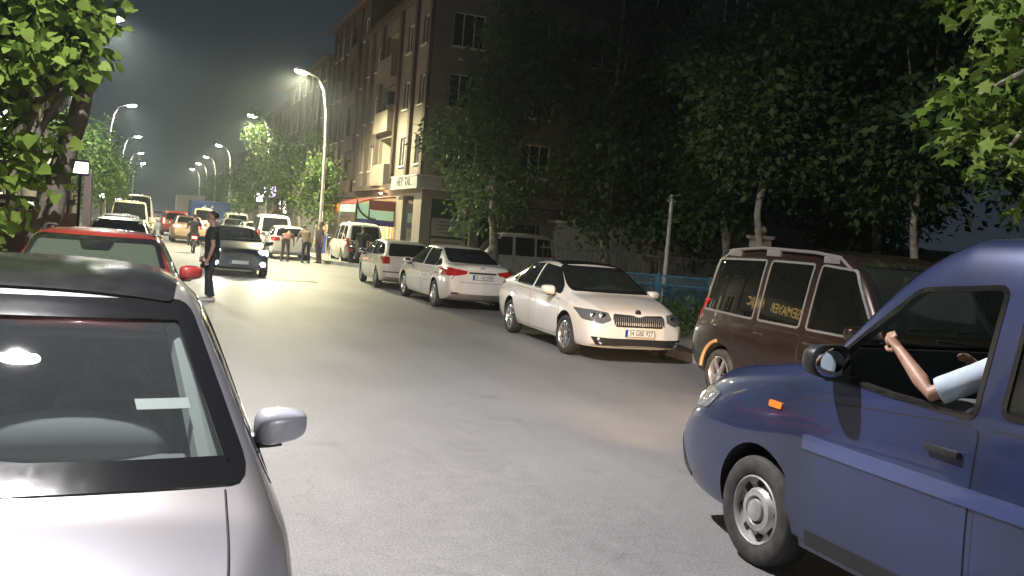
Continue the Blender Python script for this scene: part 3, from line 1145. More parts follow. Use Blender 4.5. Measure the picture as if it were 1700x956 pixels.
def person(label, loc, rz, pose, shirt, trousers, shoe, h=1.75, group=None, voxel=.010, hairm=None, sleeve=.55, name='person'):
    """faces local +X; pose: lean, arms {L,R: (elbow, wrist) offsets from shoulder}, legs {L,R: (knee, ankle)} from hip, head (yaw, pitch)"""
    root = thing(name, label, 'person', loc, rz, group)
    k = h / 1.75
    ln = pose.get('lean', 0.0)
    u = Vector((math.sin(ln), 0, math.cos(ln)))
    f = Vector((math.cos(ln), 0, -math.sin(ln)))
    Y = Vector((0, 1, 0))
    hip = Vector((0, 0, pose.get('hip', .90))) * k
    P = lambda a, b=0, c=0: hip + (u * a + f * b + Y * c) * k
    Q = lambda base, o: base + (f * 0 + Vector((o[0], o[1], o[2]))) * k
    hy, hpit = pose.get('head', (0, 0))
    hu = (u * math.cos(hpit) + f * math.sin(hpit)).normalized()
    hc = P(.57) + hu * .118 * k
    hf0 = (f * math.cos(hpit) - u * math.sin(hpit)).normalized()
    hf = (hf0 * math.cos(hy) + Y * math.sin(hy)).normalized()
    hl = hu.cross(hf)
    chains, balls = [], []
    chains.append([(P(-.06), .155 * k, .10 * k), (P(.10), .145 * k, .095 * k), (P(.28), .16 * k, .105 * k), (P(.43), .165 * k, .10 * k), (P(.51), .08 * k, .065 * k), (P(.57), .060 * k, .063 * k), (hc, .052 * k, .06 * k)])
    H = lambda a, b, c: hc + (hf * a + hl * b + hu * c) * k
    # skull, jaw, nose, ears
    bmq = []
    balls.append((hc + hu * .035 * k - hf * .008 * k, (.088 * k, .076 * k, .098 * k)))
    balls.append((H(.028, 0, -.045), (.058 * k, .053 * k, .065 * k)))
    balls.append((H(.088, 0, -.012), (.018 * k, .012 * k, .022 * k)))
    balls.append((H(.075, 0, -.075), (.020 * k, .02 * k, .018 * k)))
    for s in (1, -1): balls.append((H(-.005, s * .077, .0), (.02 * k, .01 * k, .03 * k)))
    sl, tr = [], []
    for s, kk in ((1, 'L'), (-1, 'R')):
        sh = P(.45, 0, s * .185)
        e, w = pose['arms'][kk]
        e, w = Q(sh, e), Q(sh, w)
        wd = (w - e).normalized()
        chains.append([(P(.44, 0, s * .12), .06 * k), (sh, .056 * k), (sh.lerp(e, .5), .047 * k), (e, .038 * k), (e.lerp(w, .3), .039 * k), (w, .025 * k), (w + wd * .03 * k, .03 * k, .018 * k), (w + wd * .09 * k, .04 * k, .016 * k)])
        side = Y - wd * Y.dot(wd)
        side = (f - wd * f.dot(wd)).normalized()
        out = wd.cross(side)
        cur = -s * out
        for q in range(4):
            b0 = w + wd * .075 * k + side * (.027 - .018 * q) * k
            ln_ = (.068, .078, .072, .055)[q] * k
            m1 = b0 + wd * ln_ * .5 + cur * .004 * k
            chains.append([(b0, .0095 * k), (m1, .0088 * k), (b0 + wd * ln_ * .9 + cur * .02 * k, .0075 * k)])
        t0 = w + wd * .025 * k + side * .022 * k
        chains.append([(t0, .012 * k), (t0 + (wd * .03 + side * .026) * k, .0105 * k), (t0 + (wd * .062 + side * .03) * k + cur * .008 * k, .0085 * k)])
        ct = sh.lerp(e, sleeve / .55 * .62)
        sl.append([(P(.45, 0, s * .09), .075 * k, .08 * k), (P(.46, 0, s * .15), .073 * k), (sh, .071 * k), (sh.lerp(e, .4), .066 * k), (ct, .066 * k)] if sleeve < .9 else
                  [(P(.45, 0, s * .09), .075 * k, .08 * k), (sh, .071 * k), (sh.lerp(e, .5), .062 * k), (e, .052 * k), (e.lerp(w, .5), .045 * k), (w, .036 * k)])
        hp = hip + Y * s * .085 * k
        kn, an = pose['legs'][kk]
        kn, an = Q(hp, kn), Q(hp, an)
        chains.append([(hp, .075 * k), (kn, .05 * k), (an, .035 * k)])
        tr.append([(hp + Vector((0, 0, .02)) * k, .095 * k, .105 * k), (hp.lerp(kn, .45), .083 * k, .088 * k), (kn, .066 * k), (kn.lerp(an, .4), .066 * k), (an + Vector((0, 0, .02)) * k, .062 * k, .068 * k)])
        toe = pose.get('toe', {}).get(kk, (1, 0, 0))
        td = Vector(toe).normalized()
        sb = blob([[(an - td * .075 * k + Vector((0, 0, -.05)) * k, .034 * k, .03 * k), (an - td * .02 * k + Vector((0, 0, -.035)) * k, .042 * k, .045 * k), (an + td * .07 * k + Vector((0, 0, -.05)) * k, .046 * k, .034 * k), (an + td * .17 * k + Vector((0, 0, -.06)) * k, .04 * k, .022 * k)]], voxel=.012, smooth=3)
        mesh_obj('shoe', sb, root, shoe, True, 180)
    mesh_obj('body', blob(chains, balls, min(voxel, .0085), 3), root, M['skin'], True, 180)
    sc = [[(P(-.10), .185 * k, .125 * k), (P(.05), .172 * k, .125 * k), (P(.20), .178 * k, .128 * k), (P(.36), .19 * k, .125 * k), (P(.46), .165 * k, .10 * k), (P(.525), .075 * k, .07 * k)]] + sl
    mesh_obj('shirt', blob(sc, (), .012, 5), root, shirt, True, 180)
    tc_ = [[(P(.06), .165 * k, .115 * k), (P(-.02), .172 * k, .125 * k), (hip - Vector((0, 0, .1)) * k, .15 * k, .115 * k)]] + tr
    mesh_obj('trousers', blob(tc_, (), .012, 5), root, trousers, True, 180)
    bm = NB()
    vs = ball(bm, (0, 0, 0), (.099 * k, .088 * k, .100 * k), 20)
    kill = [v for v in vs if (v.co.x > .045 * k and v.co.z < .048 * k) or v.co.z < -.055 * k or (v.co.x > .0 and v.co.z < -.005 * k)]
    bmesh.ops.delete(bm, geom=kill, context='VERTS')
    mx = Matrix(((hf.x, hl.x, hu.x, 0), (hf.y, hl.y, hu.y, 0), (hf.z, hl.z, hu.z, 0), (0, 0, 0, 1)))
    bmesh.ops.transform(bm, matrix=Matrix.Translation(hc + hu * .040 * k - hf * .012 * k) @ mx, verts=bm.verts[:])
    ho = bobj('hair', bm, hairm or M['hair'], root, True, 180)
    md = ho.modifiers.new('s', 'SOLIDIFY')
    md.thickness = .012
    for s in (1, -1):
        bm = NB()
        ball(bm, H(.080, s * .031, .012), (.006 * k, .011 * k, .006 * k), 8)
        bobj('eye', bm, M['ink'], root, True)
    return root

STAND = dict(arms={'L': ((.02, .07, -.29), (.05, .07, -.54)), 'R': ((.02, -.07, -.29), (.05, -.07, -.54))},
             legs={'L': ((.02, .02, -.42), (-.01, .03, -.83)), 'R': ((.01, -.02, -.42), (-.02, -.03, -.83))})
SEAT = dict(hip=.0, lean=R(-8), arms={'L': ((.05, .10, -.28), (.30, .06, -.22)), 'R': ((.12, -.08, -.26), (.38, -.02, -.16))},
            legs={'L': ((.42, .06, .02), (.50, .06, -.38)), 'R': ((.42, -.06, .02), (.50, -.06, -.38))})

# ---------------------------------------------------------------- trees
LEAF = {
    'oval': ([(0, 0, 0), (.45, .30, .07), (1, 0, -.06), (.45, -.30, .07)], [(0, 1, 2), (0, 2, 3)]),
    'heart': ([(0, 0, 0), (-.08, .28, .05), (.18, .50, .08), (.55, .40, .04), (1, 0, -.14), (.55, -.40, .04), (.18, -.50, .08), (-.08, -.28, .05), (.5, 0, -.01)],
              [(0, 1, 2, 8), (8, 2, 3), (8, 3, 4), (8, 4, 5), (8, 5, 6), (0, 8, 6, 7)]),
    'maple': ([(0, 0, 0), (.05, .22, .03), (.02, .55, .0), (.30, .32, .05), (.50, .62, -.02), (.62, .26, .05), (1.0, 0, -.12), (.62, -.26, .05), (.50, -.62, -.02), (.30, -.32, .05), (.02, -.55, 0), (.05, -.22, .03), (.4, 0, 0)],
              [(0, 1, 12), (1, 2, 3), (1, 3, 12), (3, 4, 5), (3, 5, 12), (5, 6, 7), (5, 7, 12), (7, 8, 9), (7, 9, 12), (9, 10, 11), (9, 11, 12), (11, 0, 12)]),
}

def leaf_mesh(clumps, n, size, shape, seed, per=34, spread=.33, shell=2.0, droop=.5):
    """leaves gathered in twig clusters inside ellipsoids (x, y, z, rx, ry, rz)"""
    rg = np.random.default_rng(seed)
    cl = np.array(clumps, float)
    vol = np.prod(cl[:, 3:], axis=1) ** .8
    ncl = max(4, n // per)
    ids = rg.choice(len(cl), ncl, p=vol / vol.sum())
    d = rg.normal(size=(ncl, 3))
    d /= np.linalg.norm(d, axis=1)[:, None]
    rad = rg.random(ncl) ** (1 / shell / 1.5)
    cen = cl[ids, :3] + d * rad[:, None] * cl[ids, 3:]
    wi = rg.integers(0, ncl, n)
    pos = cen[wi] + rg.normal(size=(n, 3)) * spread * np.array([1, 1, .7])
    ax = rg.normal(size=(n, 3)) + d[wi] * .7
    ax[:, 2] = ax[:, 2] * .6 - droop
    ax /= np.linalg.norm(ax, axis=1)[:, None]
    nn = rg.normal(size=(n, 3)) * .55 + np.array([0, 0, 1.0])
    side = np.cross(nn, ax)
    side /= np.linalg.norm(side, axis=1)[:, None] + 1e-9
    nn = np.cross(ax, side)
    sc = size * (.6 + .7 * rg.random(n))
    lv, lf = LEAF[shape]
    lv = np.array(lv)
    V = (pos[:, None, :] + sc[:, None, None] * (lv[None, :, 0:1] * ax[:, None, :] + lv[None, :, 1:2] * side[:, None, :] + lv[None, :, 2:3] * nn[:, None, :])).reshape(-1, 3)
    me = bpy.data.meshes.new('crown')
    k = len(lv)
    counts = np.tile([len(q) for q in lf], n)
    flat = np.concatenate([np.array(q) for q in lf])
    loops = (np.arange(n)[:, None] * k + flat[None, :]).ravel()
    me.vertices.add(len(V))
    me.vertices.foreach_set('co', V.ravel())
    me.loops.add(len(loops))
    me.loops.foreach_set('vertex_index', loops)
    me.polygons.add(len(counts))
    me.polygons.foreach_set('loop_start', np.concatenate([[0], np.cumsum(counts)[:-1]]))
    me.polygons.foreach_set('loop_total', counts)
    me.update(calc_edges=True)
    return me

def trunk_bm(base_r, pts, limbs, seed=0):
    rd = random.Random(seed)
    bm = NB()
    n = len(pts)
    # smooth the polyline and add a root flare
    P = []
    for i in range(n - 1):
        for j in range(4):
            t = j / 4
            a, b = Vector(pts[i]), Vector(pts[i + 1])
            P.append(a.lerp(b, t) + Vector((rd.uniform(-1, 1), rd.uniform(-1, 1), 0)) * base_r * .12)
    P.append(Vector(pts[-1]))
    m = len(P)
    rad = [base_r * (1.35 if i == 0 else 1.1 if i == 1 else 1.0) * (1 - .55 * i / (m - 1)) for i in range(m)]
    tube(bm, P, rad, 12)
    for a, b, r in limbs:
        a, b = Vector(a), Vector(b)
        mid = a.lerp(b, .5) + Vector((rd.uniform(-.2, .2), rd.uniform(-.2, .2), rd.uniform(.0, .3)))
        tube(bm, [a, a.lerp(mid, .6), mid, mid.lerp(b, .6), b], [r, r * .8, r * .62, r * .45, r * .2], 8)
    return bm

def tree(name, label, loc, trunk_pts, base_r, clumps, n, size, shape, leafm, barkm, seed, group=None, per=34, spread=.33, droop=.5, cat='tree'):
    root = thing(name, label, cat, loc, 0, group)
    top = Vector(trunk_pts[-1])
    lo = Vector(trunk_pts[max(0, len(trunk_pts) - 2)])
    rd = random.Random(seed)
    limbs = []
    for c in clumps:
        a = lo.lerp(top, rd.uniform(.1, .95))
        limbs.append((a, (c[0], c[1], c[2]), base_r * .42))
    bobj('trunk', trunk_bm(base_r, trunk_pts, limbs, seed), barkm, root, True, 60)
    mesh_obj('crown', leaf_mesh(clumps, n, size, shape, seed, per, spread, droop=droop), root, leafm)
    return root

def crown_clumps(h0, h1, rad, k, seed, flat=1.0):
    rd = random.Random(seed)
    out = []
    for i in range(k):
        t = (i + .5) / k
        z = h0 + (h1 - h0) * t
        rr = rad * (math.sin(math.pi * (.18 + .72 * t)) ** .7)
        a = rd.random() * 6.28
        q = rr * rd.uniform(.2, .6)
        out.append((q * math.cos(a), q * math.sin(a), z, rr * .62, rr * .62, (h1 - h0) / k * 1.1 * flat))
    return out

# ---------------------------------------------------------------- buildings
def wall_open(bm, org, u, wd, ht, rects, depth=.16, mi=0):
    """wall face with real openings and reveals; rects (u0, u1, z0, z1); outward normal = u x up turned out by n"""
    org, u = Vector(org), Vector(u)
    n = u.cross(Vector((0, 0, 1)))            # outward
    us = sorted({0, wd} | {r[0] for r in rects} | {r[1] for r in rects})
    zs = sorted({0, ht} | {r[2] for r in rects} | {r[3] for r in rects})
    P = lambda a, z, dd=0: org + u * a + Vector((0, 0, z)) - n * dd
    def quad(*p):
        f = bm.faces.new([bm.verts.new(q) for q in p])
        f.material_index = mi
    for a, b in zip(us, us[1:]):
        for c, d in zip(zs, zs[1:]):
            m, q = (a + b) / 2, (c + d) / 2
            if any(r[0] < m < r[1] and r[2] < q < r[3] for r in rects): continue
            quad(P(a, c), P(b, c), P(b, d), P(a, d))
    for a, b, c, d in rects:
        quad(P(a, c), P(a, c, depth), P(b, c, depth), P(b, c))
        quad(P(a, d), P(b, d), P(b, d, depth), P(a, d, depth))
        quad(P(a, c), P(a, d), P(a, d, depth), P(a, c, depth))
        quad(P(b, c), P(b, c, depth), P(b, d, depth), P(b, d))

def window(parent, org, u, rect, depth, fm, gm, mull=1, sill=True, t=.06, curtain=None):
    org, u = Vector(org), Vector(u)
    n = u.cross(Vector((0, 0, 1)))
    a, b, c, d = rect
    ang = math.atan2(u.y, u.x)
    bm = NB()
    def bx(a0, a1, z0, z1, d0, d1):
        cc = org + u * ((a0 + a1) / 2) + Vector((0, 0, (z0 + z1) / 2)) - n * ((d0 + d1) / 2)
        box(bm, cc, (a1 - a0, abs(d1 - d0), z1 - z0), rz=ang)
    e = .003
    bx(a + e, a + t, c + e, d - e, depth - .08, depth - .01)
    bx(b - t, b - e, c + e, d - e, depth - .08, depth - .01)
    bx(a + t, b - t, c + e, c + t, depth - .078, depth - .012)
    bx(a + t, b - t, d - t, d - e, depth - .078, depth - .012)
    for i in range(mull):
        x = a + (b - a) * (i + 1) / (mull + 1)
        bx(x - t * .45, x + t * .45, c + t, d - t, depth - .075, depth - .015)
    w = bobj('window', bm, fm, parent)
    bm = NB()
    bx(a + .01, b - .01, c + .01, d - .01, depth - .04, depth - .03)
    bobj('pane', bm, gm, w)
    if curtain:
        bm = NB()
        bx(a + .01, b - .01, c + .01, d - .01, depth + .10, depth + .12)
        bobj('curtain', bm, curtain, w)
    if sill:
        bm = NB()
        bx(a - .06, b + .06, c - .07, c - .003, -.09, depth - .085)
        bobj('window_sill', bm, fm, w)
    return w

M['brown_wall'] = noisy(mat('brown_render', (.30, .24, .18), .9), (.165, .14, .118), (.215, .185, .158), .6, bump=.15, bscale=12)
M['brown_band'] = noisy(mat('dark_brown_render', (.17, .12, .09), .9), (.075, .055, .045), (.11, .083, .068), .8)
M['grey_wall'] = noisy(mat('grey_render', (.3, .29, .27), .9), (.15, .142, .13), (.21, .20, .185), .5, bump=.15, bscale=10)
M['red_wall'] = noisy(mat('reddish_render', (.25, .14, .11), .9), (.12, .075, .062), (.17, .11, .09), .6)
M['cream_wall'] = noisy(mat('cream_render', (.45, .40, .30), .9), (.33, .29, .22), (.45, .40, .31), .7)
M['wframe'] = mat('white_frame', (.62, .61, .58), .6)
M['wglass'] = mat('window_glass', (.02, .022, .024), .08, spec=.7)
M['rooftile'] = noisy(mat('roof_tile', (.25, .12, .08), .9), (.15, .08, .06), (.26, .14, .1), 3)
M['sign_white'] = noisy(mat('sign_white', (.72, .72, .70), .5), (.24, .24, .23), (.34, .34, .32), 1.5)
M['timber'] = noisy(mat('dark_timber', (.10, .07, .05), .8), (.06, .04, .03), (.13, .09, .065), 6)
M['brick'] = brickmat('brick', (.30, .14, .10), (.24, .11, .08), (.2, .18, .16), 5)
M['blue_mesh'] = noisy(mat('blue_fence_paint', (.05, .16, .24), .5), (.05, .19, .28), (.09, .29, .40), 4)
M['lit_white'] = mat('lit_sign', (.9, .9, .9), .5, emit=(.95, .92, 1), es=3.5)
M['lit_lilac'] = mat('lit_sign_lilac', (.7, .6, .9), .5, emit=(.62, .45, 1.0), es=3.5)
M['lit_warm'] = mat('lit_window', (.9, .8, .6), .5, emit=(1, .82, .52), es=1.3)
M['lamp_glow'] = mat('lamp_lens_lit', (1, 1, 1), .4, emit=(1, .90, .58), es=200)
M['lamp_glow_w'] = mat('lamp_lens_cool', (1, 1, 1), .4, emit=(1, .98, .93), es=160)

def simple_building(name, label, x0, x1, y0, y1, ht, face, wallm, cols, floors, z0=4.3, fh=2.75, group=None, roof=None, bands=True, wz=1.35, wwid=1.2, balcony=(), seed=1, litp=0.0):
    """face: 'W' windows look towards -X, 'E' towards +X"""
    rd = random.Random(seed)
    root = thing(name, label, 'building', ((x0 + x1) / 2, (y0 + y1) / 2, 0), 0, group)
    T = Matrix.Translation((-(x0 + x1) / 2, -(y0 + y1) / 2, 0))
    if face == 'W':
        org, u, wd = Vector((x0, y1, 0)), Vector((0, -1, 0)), y1 - y0
    else:
        org, u, wd = Vector((x1, y0, 0)), Vector((0, 1, 0)), y1 - y0
    rects, bal = [], []
    for c in cols:
        cc = c if face == 'E' else wd - c
        for f in range(floors):
            z = z0 + f * fh
            if c in balcony:
                bal.append((cc - 1.35, cc + 1.35, z - .85, z + 1.35))
            else:
                rects.append((cc - wwid / 2, cc + wwid / 2, z, z + wz))
    org = org - Vector(((x0 + x1) / 2, (y0 + y1) / 2, 0))
    bm = NB()
    wall_open(bm, org, u, wd, ht, rects + bal, .16)
    a, b, c, d = x0 - (x0 + x1) / 2, x1 - (x0 + x1) / 2, y0 - (y0 + y1) / 2, y1 - (y0 + y1) / 2
    def quad(*p): bm.faces.new([bm.verts.new(q) for q in p])
    quad((a, c, 0), (b, c, 0), (b, c, ht), (a, c, ht))
    quad((b, d, 0), (a, d, 0), (a, d, ht), (b, d, ht))
    if face == 'W': quad((b, c, 0), (b, d, 0), (b, d, ht), (b, c, ht))
    else: quad((a, d, 0), (a, c, 0), (a, c, ht), (a, d, ht))
    quad((a, c, ht), (b, c, ht), (b, d, ht), (a, d, ht))
    bobj('wall', bm, wallm, root, fix=False)
    for r in rects:
        lit = rd.random() < litp
        window(root, org, u, r, .16, M['wframe'], M['lit_warm'] if lit else M['wglass'], 1)
    n = u.cross(Vector((0, 0, 1)))
    ang = math.atan2(u.y, u.x)
    for r in bal:
        # loggia: side walls, back wall with a door, and a parapet proud of the facade
        bm = NB()
        cc = org + u * ((r[0] + r[1]) / 2)
        w_ = r[1] - r[0]
        box(bm, cc - n * 1.3 + Vector((0, 0, (r[2] + r[3]) / 2)), (w_, .1, r[3] - r[2]), rz=ang)
        for s in (-1, 1):
            box(bm, cc + u * s * (w_ / 2 + .04) - n * .73 + Vector((0, 0, (r[2] + r[3]) / 2)), (.08, 1.13, r[3] - r[2]), rz=ang)
        box(bm, cc - n * .73 + Vector((0, 0, r[3] + .05)), (w_, 1.13, .1), rz=ang)
        box(bm, cc - n * .73 + Vector((0, 0, r[2] - .05)), (w_, 1.13, .1), rz=ang)
        bo = bobj('balcony', bm, M['cream_wall'], root)
        bm = NB()
        box(bm, cc + n * .12 + Vector((0, 0, r[2] + .45)), (w_ + .1, .2, .95), rz=ang)
        bobj('parapet', bm, wallm, bo)
        bm = NB()
        box(bm, cc - u * .4 - n * 1.22 + Vector((0, 0, r[2] + 1.05)), (.8, .05, 2.0), rz=ang)
        bobj('balcony_door', bm, M['wglass'], bo)
    if bands:
        bm = NB()
        ed = sorted(cols)
        cuts = [0.16] + [(p + q) / 2 for p, q in zip(ed, ed[1:])] + [wd - .16]
        for q in cuts:
            qq = q if face == 'E' else wd - q
            box(bm, org + u * qq + n * .06 + Vector((0, 0, 3.6 + (ht - 3.6) / 2)), (.30, .13, ht - 3.62), rz=ang)
        box(bm, org + u * wd / 2 + n * .15 + Vector((0, 0, 3.45)), (wd + .1, .3, .28), rz=ang)
        box(bm, org + u * wd / 2 + n * .12 + Vector((0, 0, ht + .1)), (wd + .3, .5, .22), rz=ang)
        bobj('facade_band', bm, M['brown_band'], root)
    if roof:
        bm = NB()
        e = .6
        prism(bm, [(a - e, ht + .02), (b + e, ht + .02), (0, ht + roof)], lambda t: (t[0], c - .4, t[1]), lambda t: (t[0], d + .4, t[1]))
        bobj('roof', bm, M['rooftile'], root)
    return root, org, u

# ---------------------------------------------------------------- street furniture
def street_lamp(label, base, side, power, col, glow, h=8.6, arm=1.1, light=True, cone=166, group='street lamps along the road'):
    """side: +1 arm towards +X, -1 towards -X"""
    root = thing('street_lamp', label, 'street lamp', base, 0, group)
    s = side
    bm = NB()
    pts = [(0, 0, 0), (0, 0, h * .35), (s * .03, 0, h * .62), (s * .10, 0, h * .80), (s * .26, 0, h * .91), (s * .55, 0, h * .975), (s * arm, 0, h)]
    tube(bm, pts, [.095, .082, .07, .062, .055, .05, .045], 12)
    lathe_m = Matrix.Rotation(R(90), 4, 'X')
    box(bm, (0, 0, .02), (.34, .34, .04), bev=.01)
    tube(bm, [(0, 0, .04), (0, 0, .9)], [.12, .11], 12)
    bobj('pole', bm, M['pole'], root, True)
    bm = NB()
    mx = Matrix.Translation((s * (arm + .28), 0, h + .01)) @ Matrix.Rotation(-s * R(8), 4, 'Y')
    box(bm, (0, 0, .03), (.62, .27, .11), bev=.04, mx=mx)
    hd = bobj('lamp_head', bm, M['pole'], root, True)
    bm = NB()
    vs = ball(bm, (0, 0, -.045), (.31, .15, .10), 14, mx)
    bobj('lamp_lens', bm, glow, hd, True)
    if light:
        spot('lamp_light', hd, (s * (arm + .28), 0, h - .16), (s * (arm + .9), 0, 0), power, col, cone, .4, .14)
    return root
# ================================================================ the place
random.seed(7)
# ---- ground, road, pavements
def sheet(name, pts, z, m, kind='structure'):
    bm = NB()
    bm.faces.new([bm.verts.new((x, y, z)) for x, y in pts])
    o = bobj(name, bm, m, fix=False)
    return tag(o, kind=kind)

sheet('ground', [(-59, -49), (69, -49), (69, 299), (-59, 299)], -.02, M['soil'])
sheet('road', [(-1.75, -40), (8.35, -40), (8.35, 37), (7.0, 39), (7.0, 298), (-1.75, 298)], 0, M['asphalt'])

def slab(name, pts, z, m):
    bm = NB()
    prism(bm, pts, lambda t: (t[0], t[1], -.015), lambda t: (t[0], t[1], z))
    return tag(bobj(name, bm, m), kind='structure')

slab('pavement', [(-8, -40), (-1.95, -40), (-1.95, 298), (-8, 298)], .13, M['pavers'])
slab('pavement', [(8.55, -40), (11.5, -40), (11.5, 15), (8.55, 15)], .13, M['pavers'])
slab('pavement', [(8.55, 20), (8.55, 37.1), (7.2, 39.1), (7.2, 298), (11, 298), (11, 39), (24, 39), (24, 36), (12.5, 36), (11.5, 20)], .13, M['pavers'])
def kerb(pts, w=.2, z=.15):
    bm = NB()
    for a, b in zip(pts, pts[1:]):
        a, b = Vector((*a, 0)), Vector((*b, 0))
        n = int((b - a).length / 1.0) + 1
        for i in range(min(n, 110)):
            p, q = a.lerp(b, i / n), a.lerp(b, (i + 1) / n)
            box(bm, ((p + q) / 2) + Vector((0, 0, z / 2 - .02)), ((q - p).length - .012, w, z + .04), rz=math.atan2((q - p).y, (q - p).x), bev=0)
    return tag(bobj('kerb', bm, M['kerb']), kind='structure')
kerb([(-1.85, -5), (-1.85, 100)])
kerb([(8.45, -5), (8.45, 15)])
kerb([(8.45, 20), (8.45, 37), (7.1, 39), (7.1, 110)])

# ---- left row of lamps, right row of lamps
NEARW, RW, LW = (1.0, .965, .975), (1.0, .92, .56), (.97, 1.0, .80)
ly = [6.95, 38, 70, 101, 132, 163]
for i, y in enumerate(ly):
    lab = ['grey street lamp over the silver hatchback at the left kerb', 'left side street lamp half hidden in the leafy crown of the big near tree',
           'left side street lamp nearest beyond the big leafy tree, above the row of small trees', 'second left side street lamp beyond the big tree',
           'third left side street lamp beyond the big tree', 'farthest left side street lamp, lowest in the picture'][i]
    street_lamp(lab, (-3.0 if i else -2.55, y, .13), 1, [8000, 7200, 5600, 4600, 3800, 3200][i], NEARW if i == 0 else LW, M['lamp_glow_w'], cone=174 if i == 0 else 166)
street_lamp('left side street lamp behind the camera', (-3.0, -25, .13), 1, 7000, NEARW, M['lamp_glow_w'], cone=174)  # unseen lamp added on the line of the left row, for extra light
street_lamp('right side street lamp behind the camera', (9.2, -16, .13), -1, 7000, NEARW, M['lamp_glow_w'], cone=174)  # unseen lamp added to light the park trees and the van sides
ry = [44.4, 67, 101, 125, 145, 167]
for i, y in enumerate(ry):
    lab = ['nearest right side street lamp, tall curved pole beside the lit shop', 'second right side street lamp, glowing over the bright green tree',
           'third right side street lamp, pole by the lilac lit signs', 'fourth right side street lamp in the receding row',
           'fifth right side street lamp in the receding row', 'farthest right side street lamp, smallest of its row'][i]
    street_lamp(lab, (7.6, y, .13), -1, [15000, 9500, 6000, 4600, 3800, 3200][i], RW, M['lamp_glow'], cone=172)

# ---------------------------------------------------------------- cars
P = {
    'silver': paint('paint_silver', (.225, .238, .275), .45, .40, .05),
    'red': paint('paint_red', (.33, .035, .03), .25, .32, .15),
    'white': paint('paint_white', (.76, .76, .72), 0, .33, .06),
    'ivory': paint('paint_ivory', (.70, .69, .60), 0, .36, .08),
    'brown': paint('paint_brown', (.030, .0165, .014), .5, .26, .25),
    'blue': paint('paint_blue', (.026, .040, .125), .3, .32, .35),
    'navy': paint('paint_navy', (.007, .011, .026), 0, .3, .1),
    'grey': paint('paint_grey', (.30, .31, .33), .5, .35, .1),
    'dark': paint('paint_dark', (.035, .036, .04), .4, .35, .1),
    'bronze': paint('paint_bronze', (.42, .30, .22), .3, .35, .1),
    'cream': paint('paint_cream', (.66, .60, .42), 0, .4, .1),
    'dull': paint('paint_dull_white', (.40, .40, .38), 0, .5, .2),  # white greyed down, standing in for weaker light on the sideways van
    'truckblue': paint('paint_truck_blue', (.02, .09, .34), 0, .4, .15),
}

# -- silver hatchback, foreground left, nose towards the camera
def silver_extra(root, bvh):
    patch('roof_panel', bvh, 'top', rounded([(.165, -.55), (.165, .55), (-.2, .575), (-1.45, .52), (-1.45, -.52), (-.2, -.575)], .04), .009, M['roof_black'], root, .006, .09)
    # paper strip taped inside the windscreen near its left edge
    h = bvh.ray_cast(Vector((5, .53, 1.235)), Vector((-1, 0, 0)))
    b = NB()
    nn = h[1].normalized()
    mx = Matrix.Translation(h[0] - nn * .02) @ nn.to_track_quat('Z', 'Y').to_matrix().to_4x4()
    box(b, (0, 0, 0), (.16, .052, .002), mx=mx)
    o = bobj('paper_strip', b, M['plate'], root)
    # bonnet shut lines, washer jets
    for s in (1, -1):
        b = NB()
        pts = []
        for t in np.linspace(0, 1, 14):
            x, y = 1.06 + 1.0 * t, s * (.70 - .10 * t * t)
            q = bvh.ray_cast(Vector((x, y, 4)), Vector((0, 0, -1)))[0]
            if q: pts.append(q + Vector((0, 0, .0005)))
        tube(b, pts, .004, 6)
        bobj('bonnet_seam', b, M['black'], root)
    # pale inner pillar trim seen through the glass
    for s in (1, -1):
        b = NB()
        tube(b, [(.86, s * .67, 1.04), (.55, s * .625, 1.22), (.20, s * .575, 1.39)], [.045, .045, .04], 8)
        bobj('pillar_trim', b, M['pale_trim'], root, True)

sp = hatch_spec(frit=.044, no_wiper=1, rim='seven', ws_m=M['glass_clear'], extra=[silver_extra], grille=[(-.45, .52), (.45, .52), (.52, .66), (-.52, .66)], hbars=4)
sp['T'] = [(a, b * 1.07) for a, b in sp['T'] if a < -.3] + [(-.35, 1.557), (-.05, 1.54), (.22, 1.478), (.62, 1.29), (1.02, 1.062), (1.16, 1.005), (1.4, .975)] + [(a, b * 1.03) for a, b in sp['T'] if a > 1.45]
sp['B'] = [(a, b * 1.04) for a, b in sp['B']]
sp['T'].sort()
sp['X'] = sorted({a for a, b in sp['T']} | {-1.2, .05, 1.25, 1.53, 1.91, -2.06})
sp['wt'] = [(-2.13, .62), (-1.7, .60), (-1.0, .63), (-.05, .645), (.22, .66), (.62, .72), (1.02, .80), (1.16, .80), (1.5, .72), (2.13, .62)]
sp['wb'] = [(-2.13, .80), (-1.7, .80), (-1.2, .87), (0, .885), (1.0, .885), (1.8, .83), (2.13, .78)]
sp['ws'] = [(-.765, 1.062), (-.4, 1.062), (0, 1.062), (.4, 1.062), (.765, 1.062), (.60, 1.478), (-.60, 1.478)]
sp['side'] = [[(.84, 1.01), (.70, 1.13), (.16, 1.41), (-.30, 1.46), (-.30, 1.03)]] + [[(a, b * 1.065) for a, b in q] for q in sp['side'][1:]]
sp['rw'] = [(a, b * 1.06) for a, b in sp['rw']]
sp['dash'] = (1.03, .78)
sp['ws_top_x'] = .15
sp['bgrow'] = .012
sp['mir_m'] = paint('paint_mirror_cap', (.50, .51, .56), .15, .35, .03)  # silver paint made lighter, light on the cap put into its colour
sp['mir'] = (.43, .835, 1.09, .74)
sp['ws_m'] = glassmat('silver_windscreen', (.80, .83, .82), .0, .07, (.42, .45, .47))
make_car('parked_car', 'silver hatchback with black roof in the left foreground, paper strip inside its windscreen', sp, P['silver'], (-.46, 3.72, 0), R(-90), 'parked cars on the left side', 3)

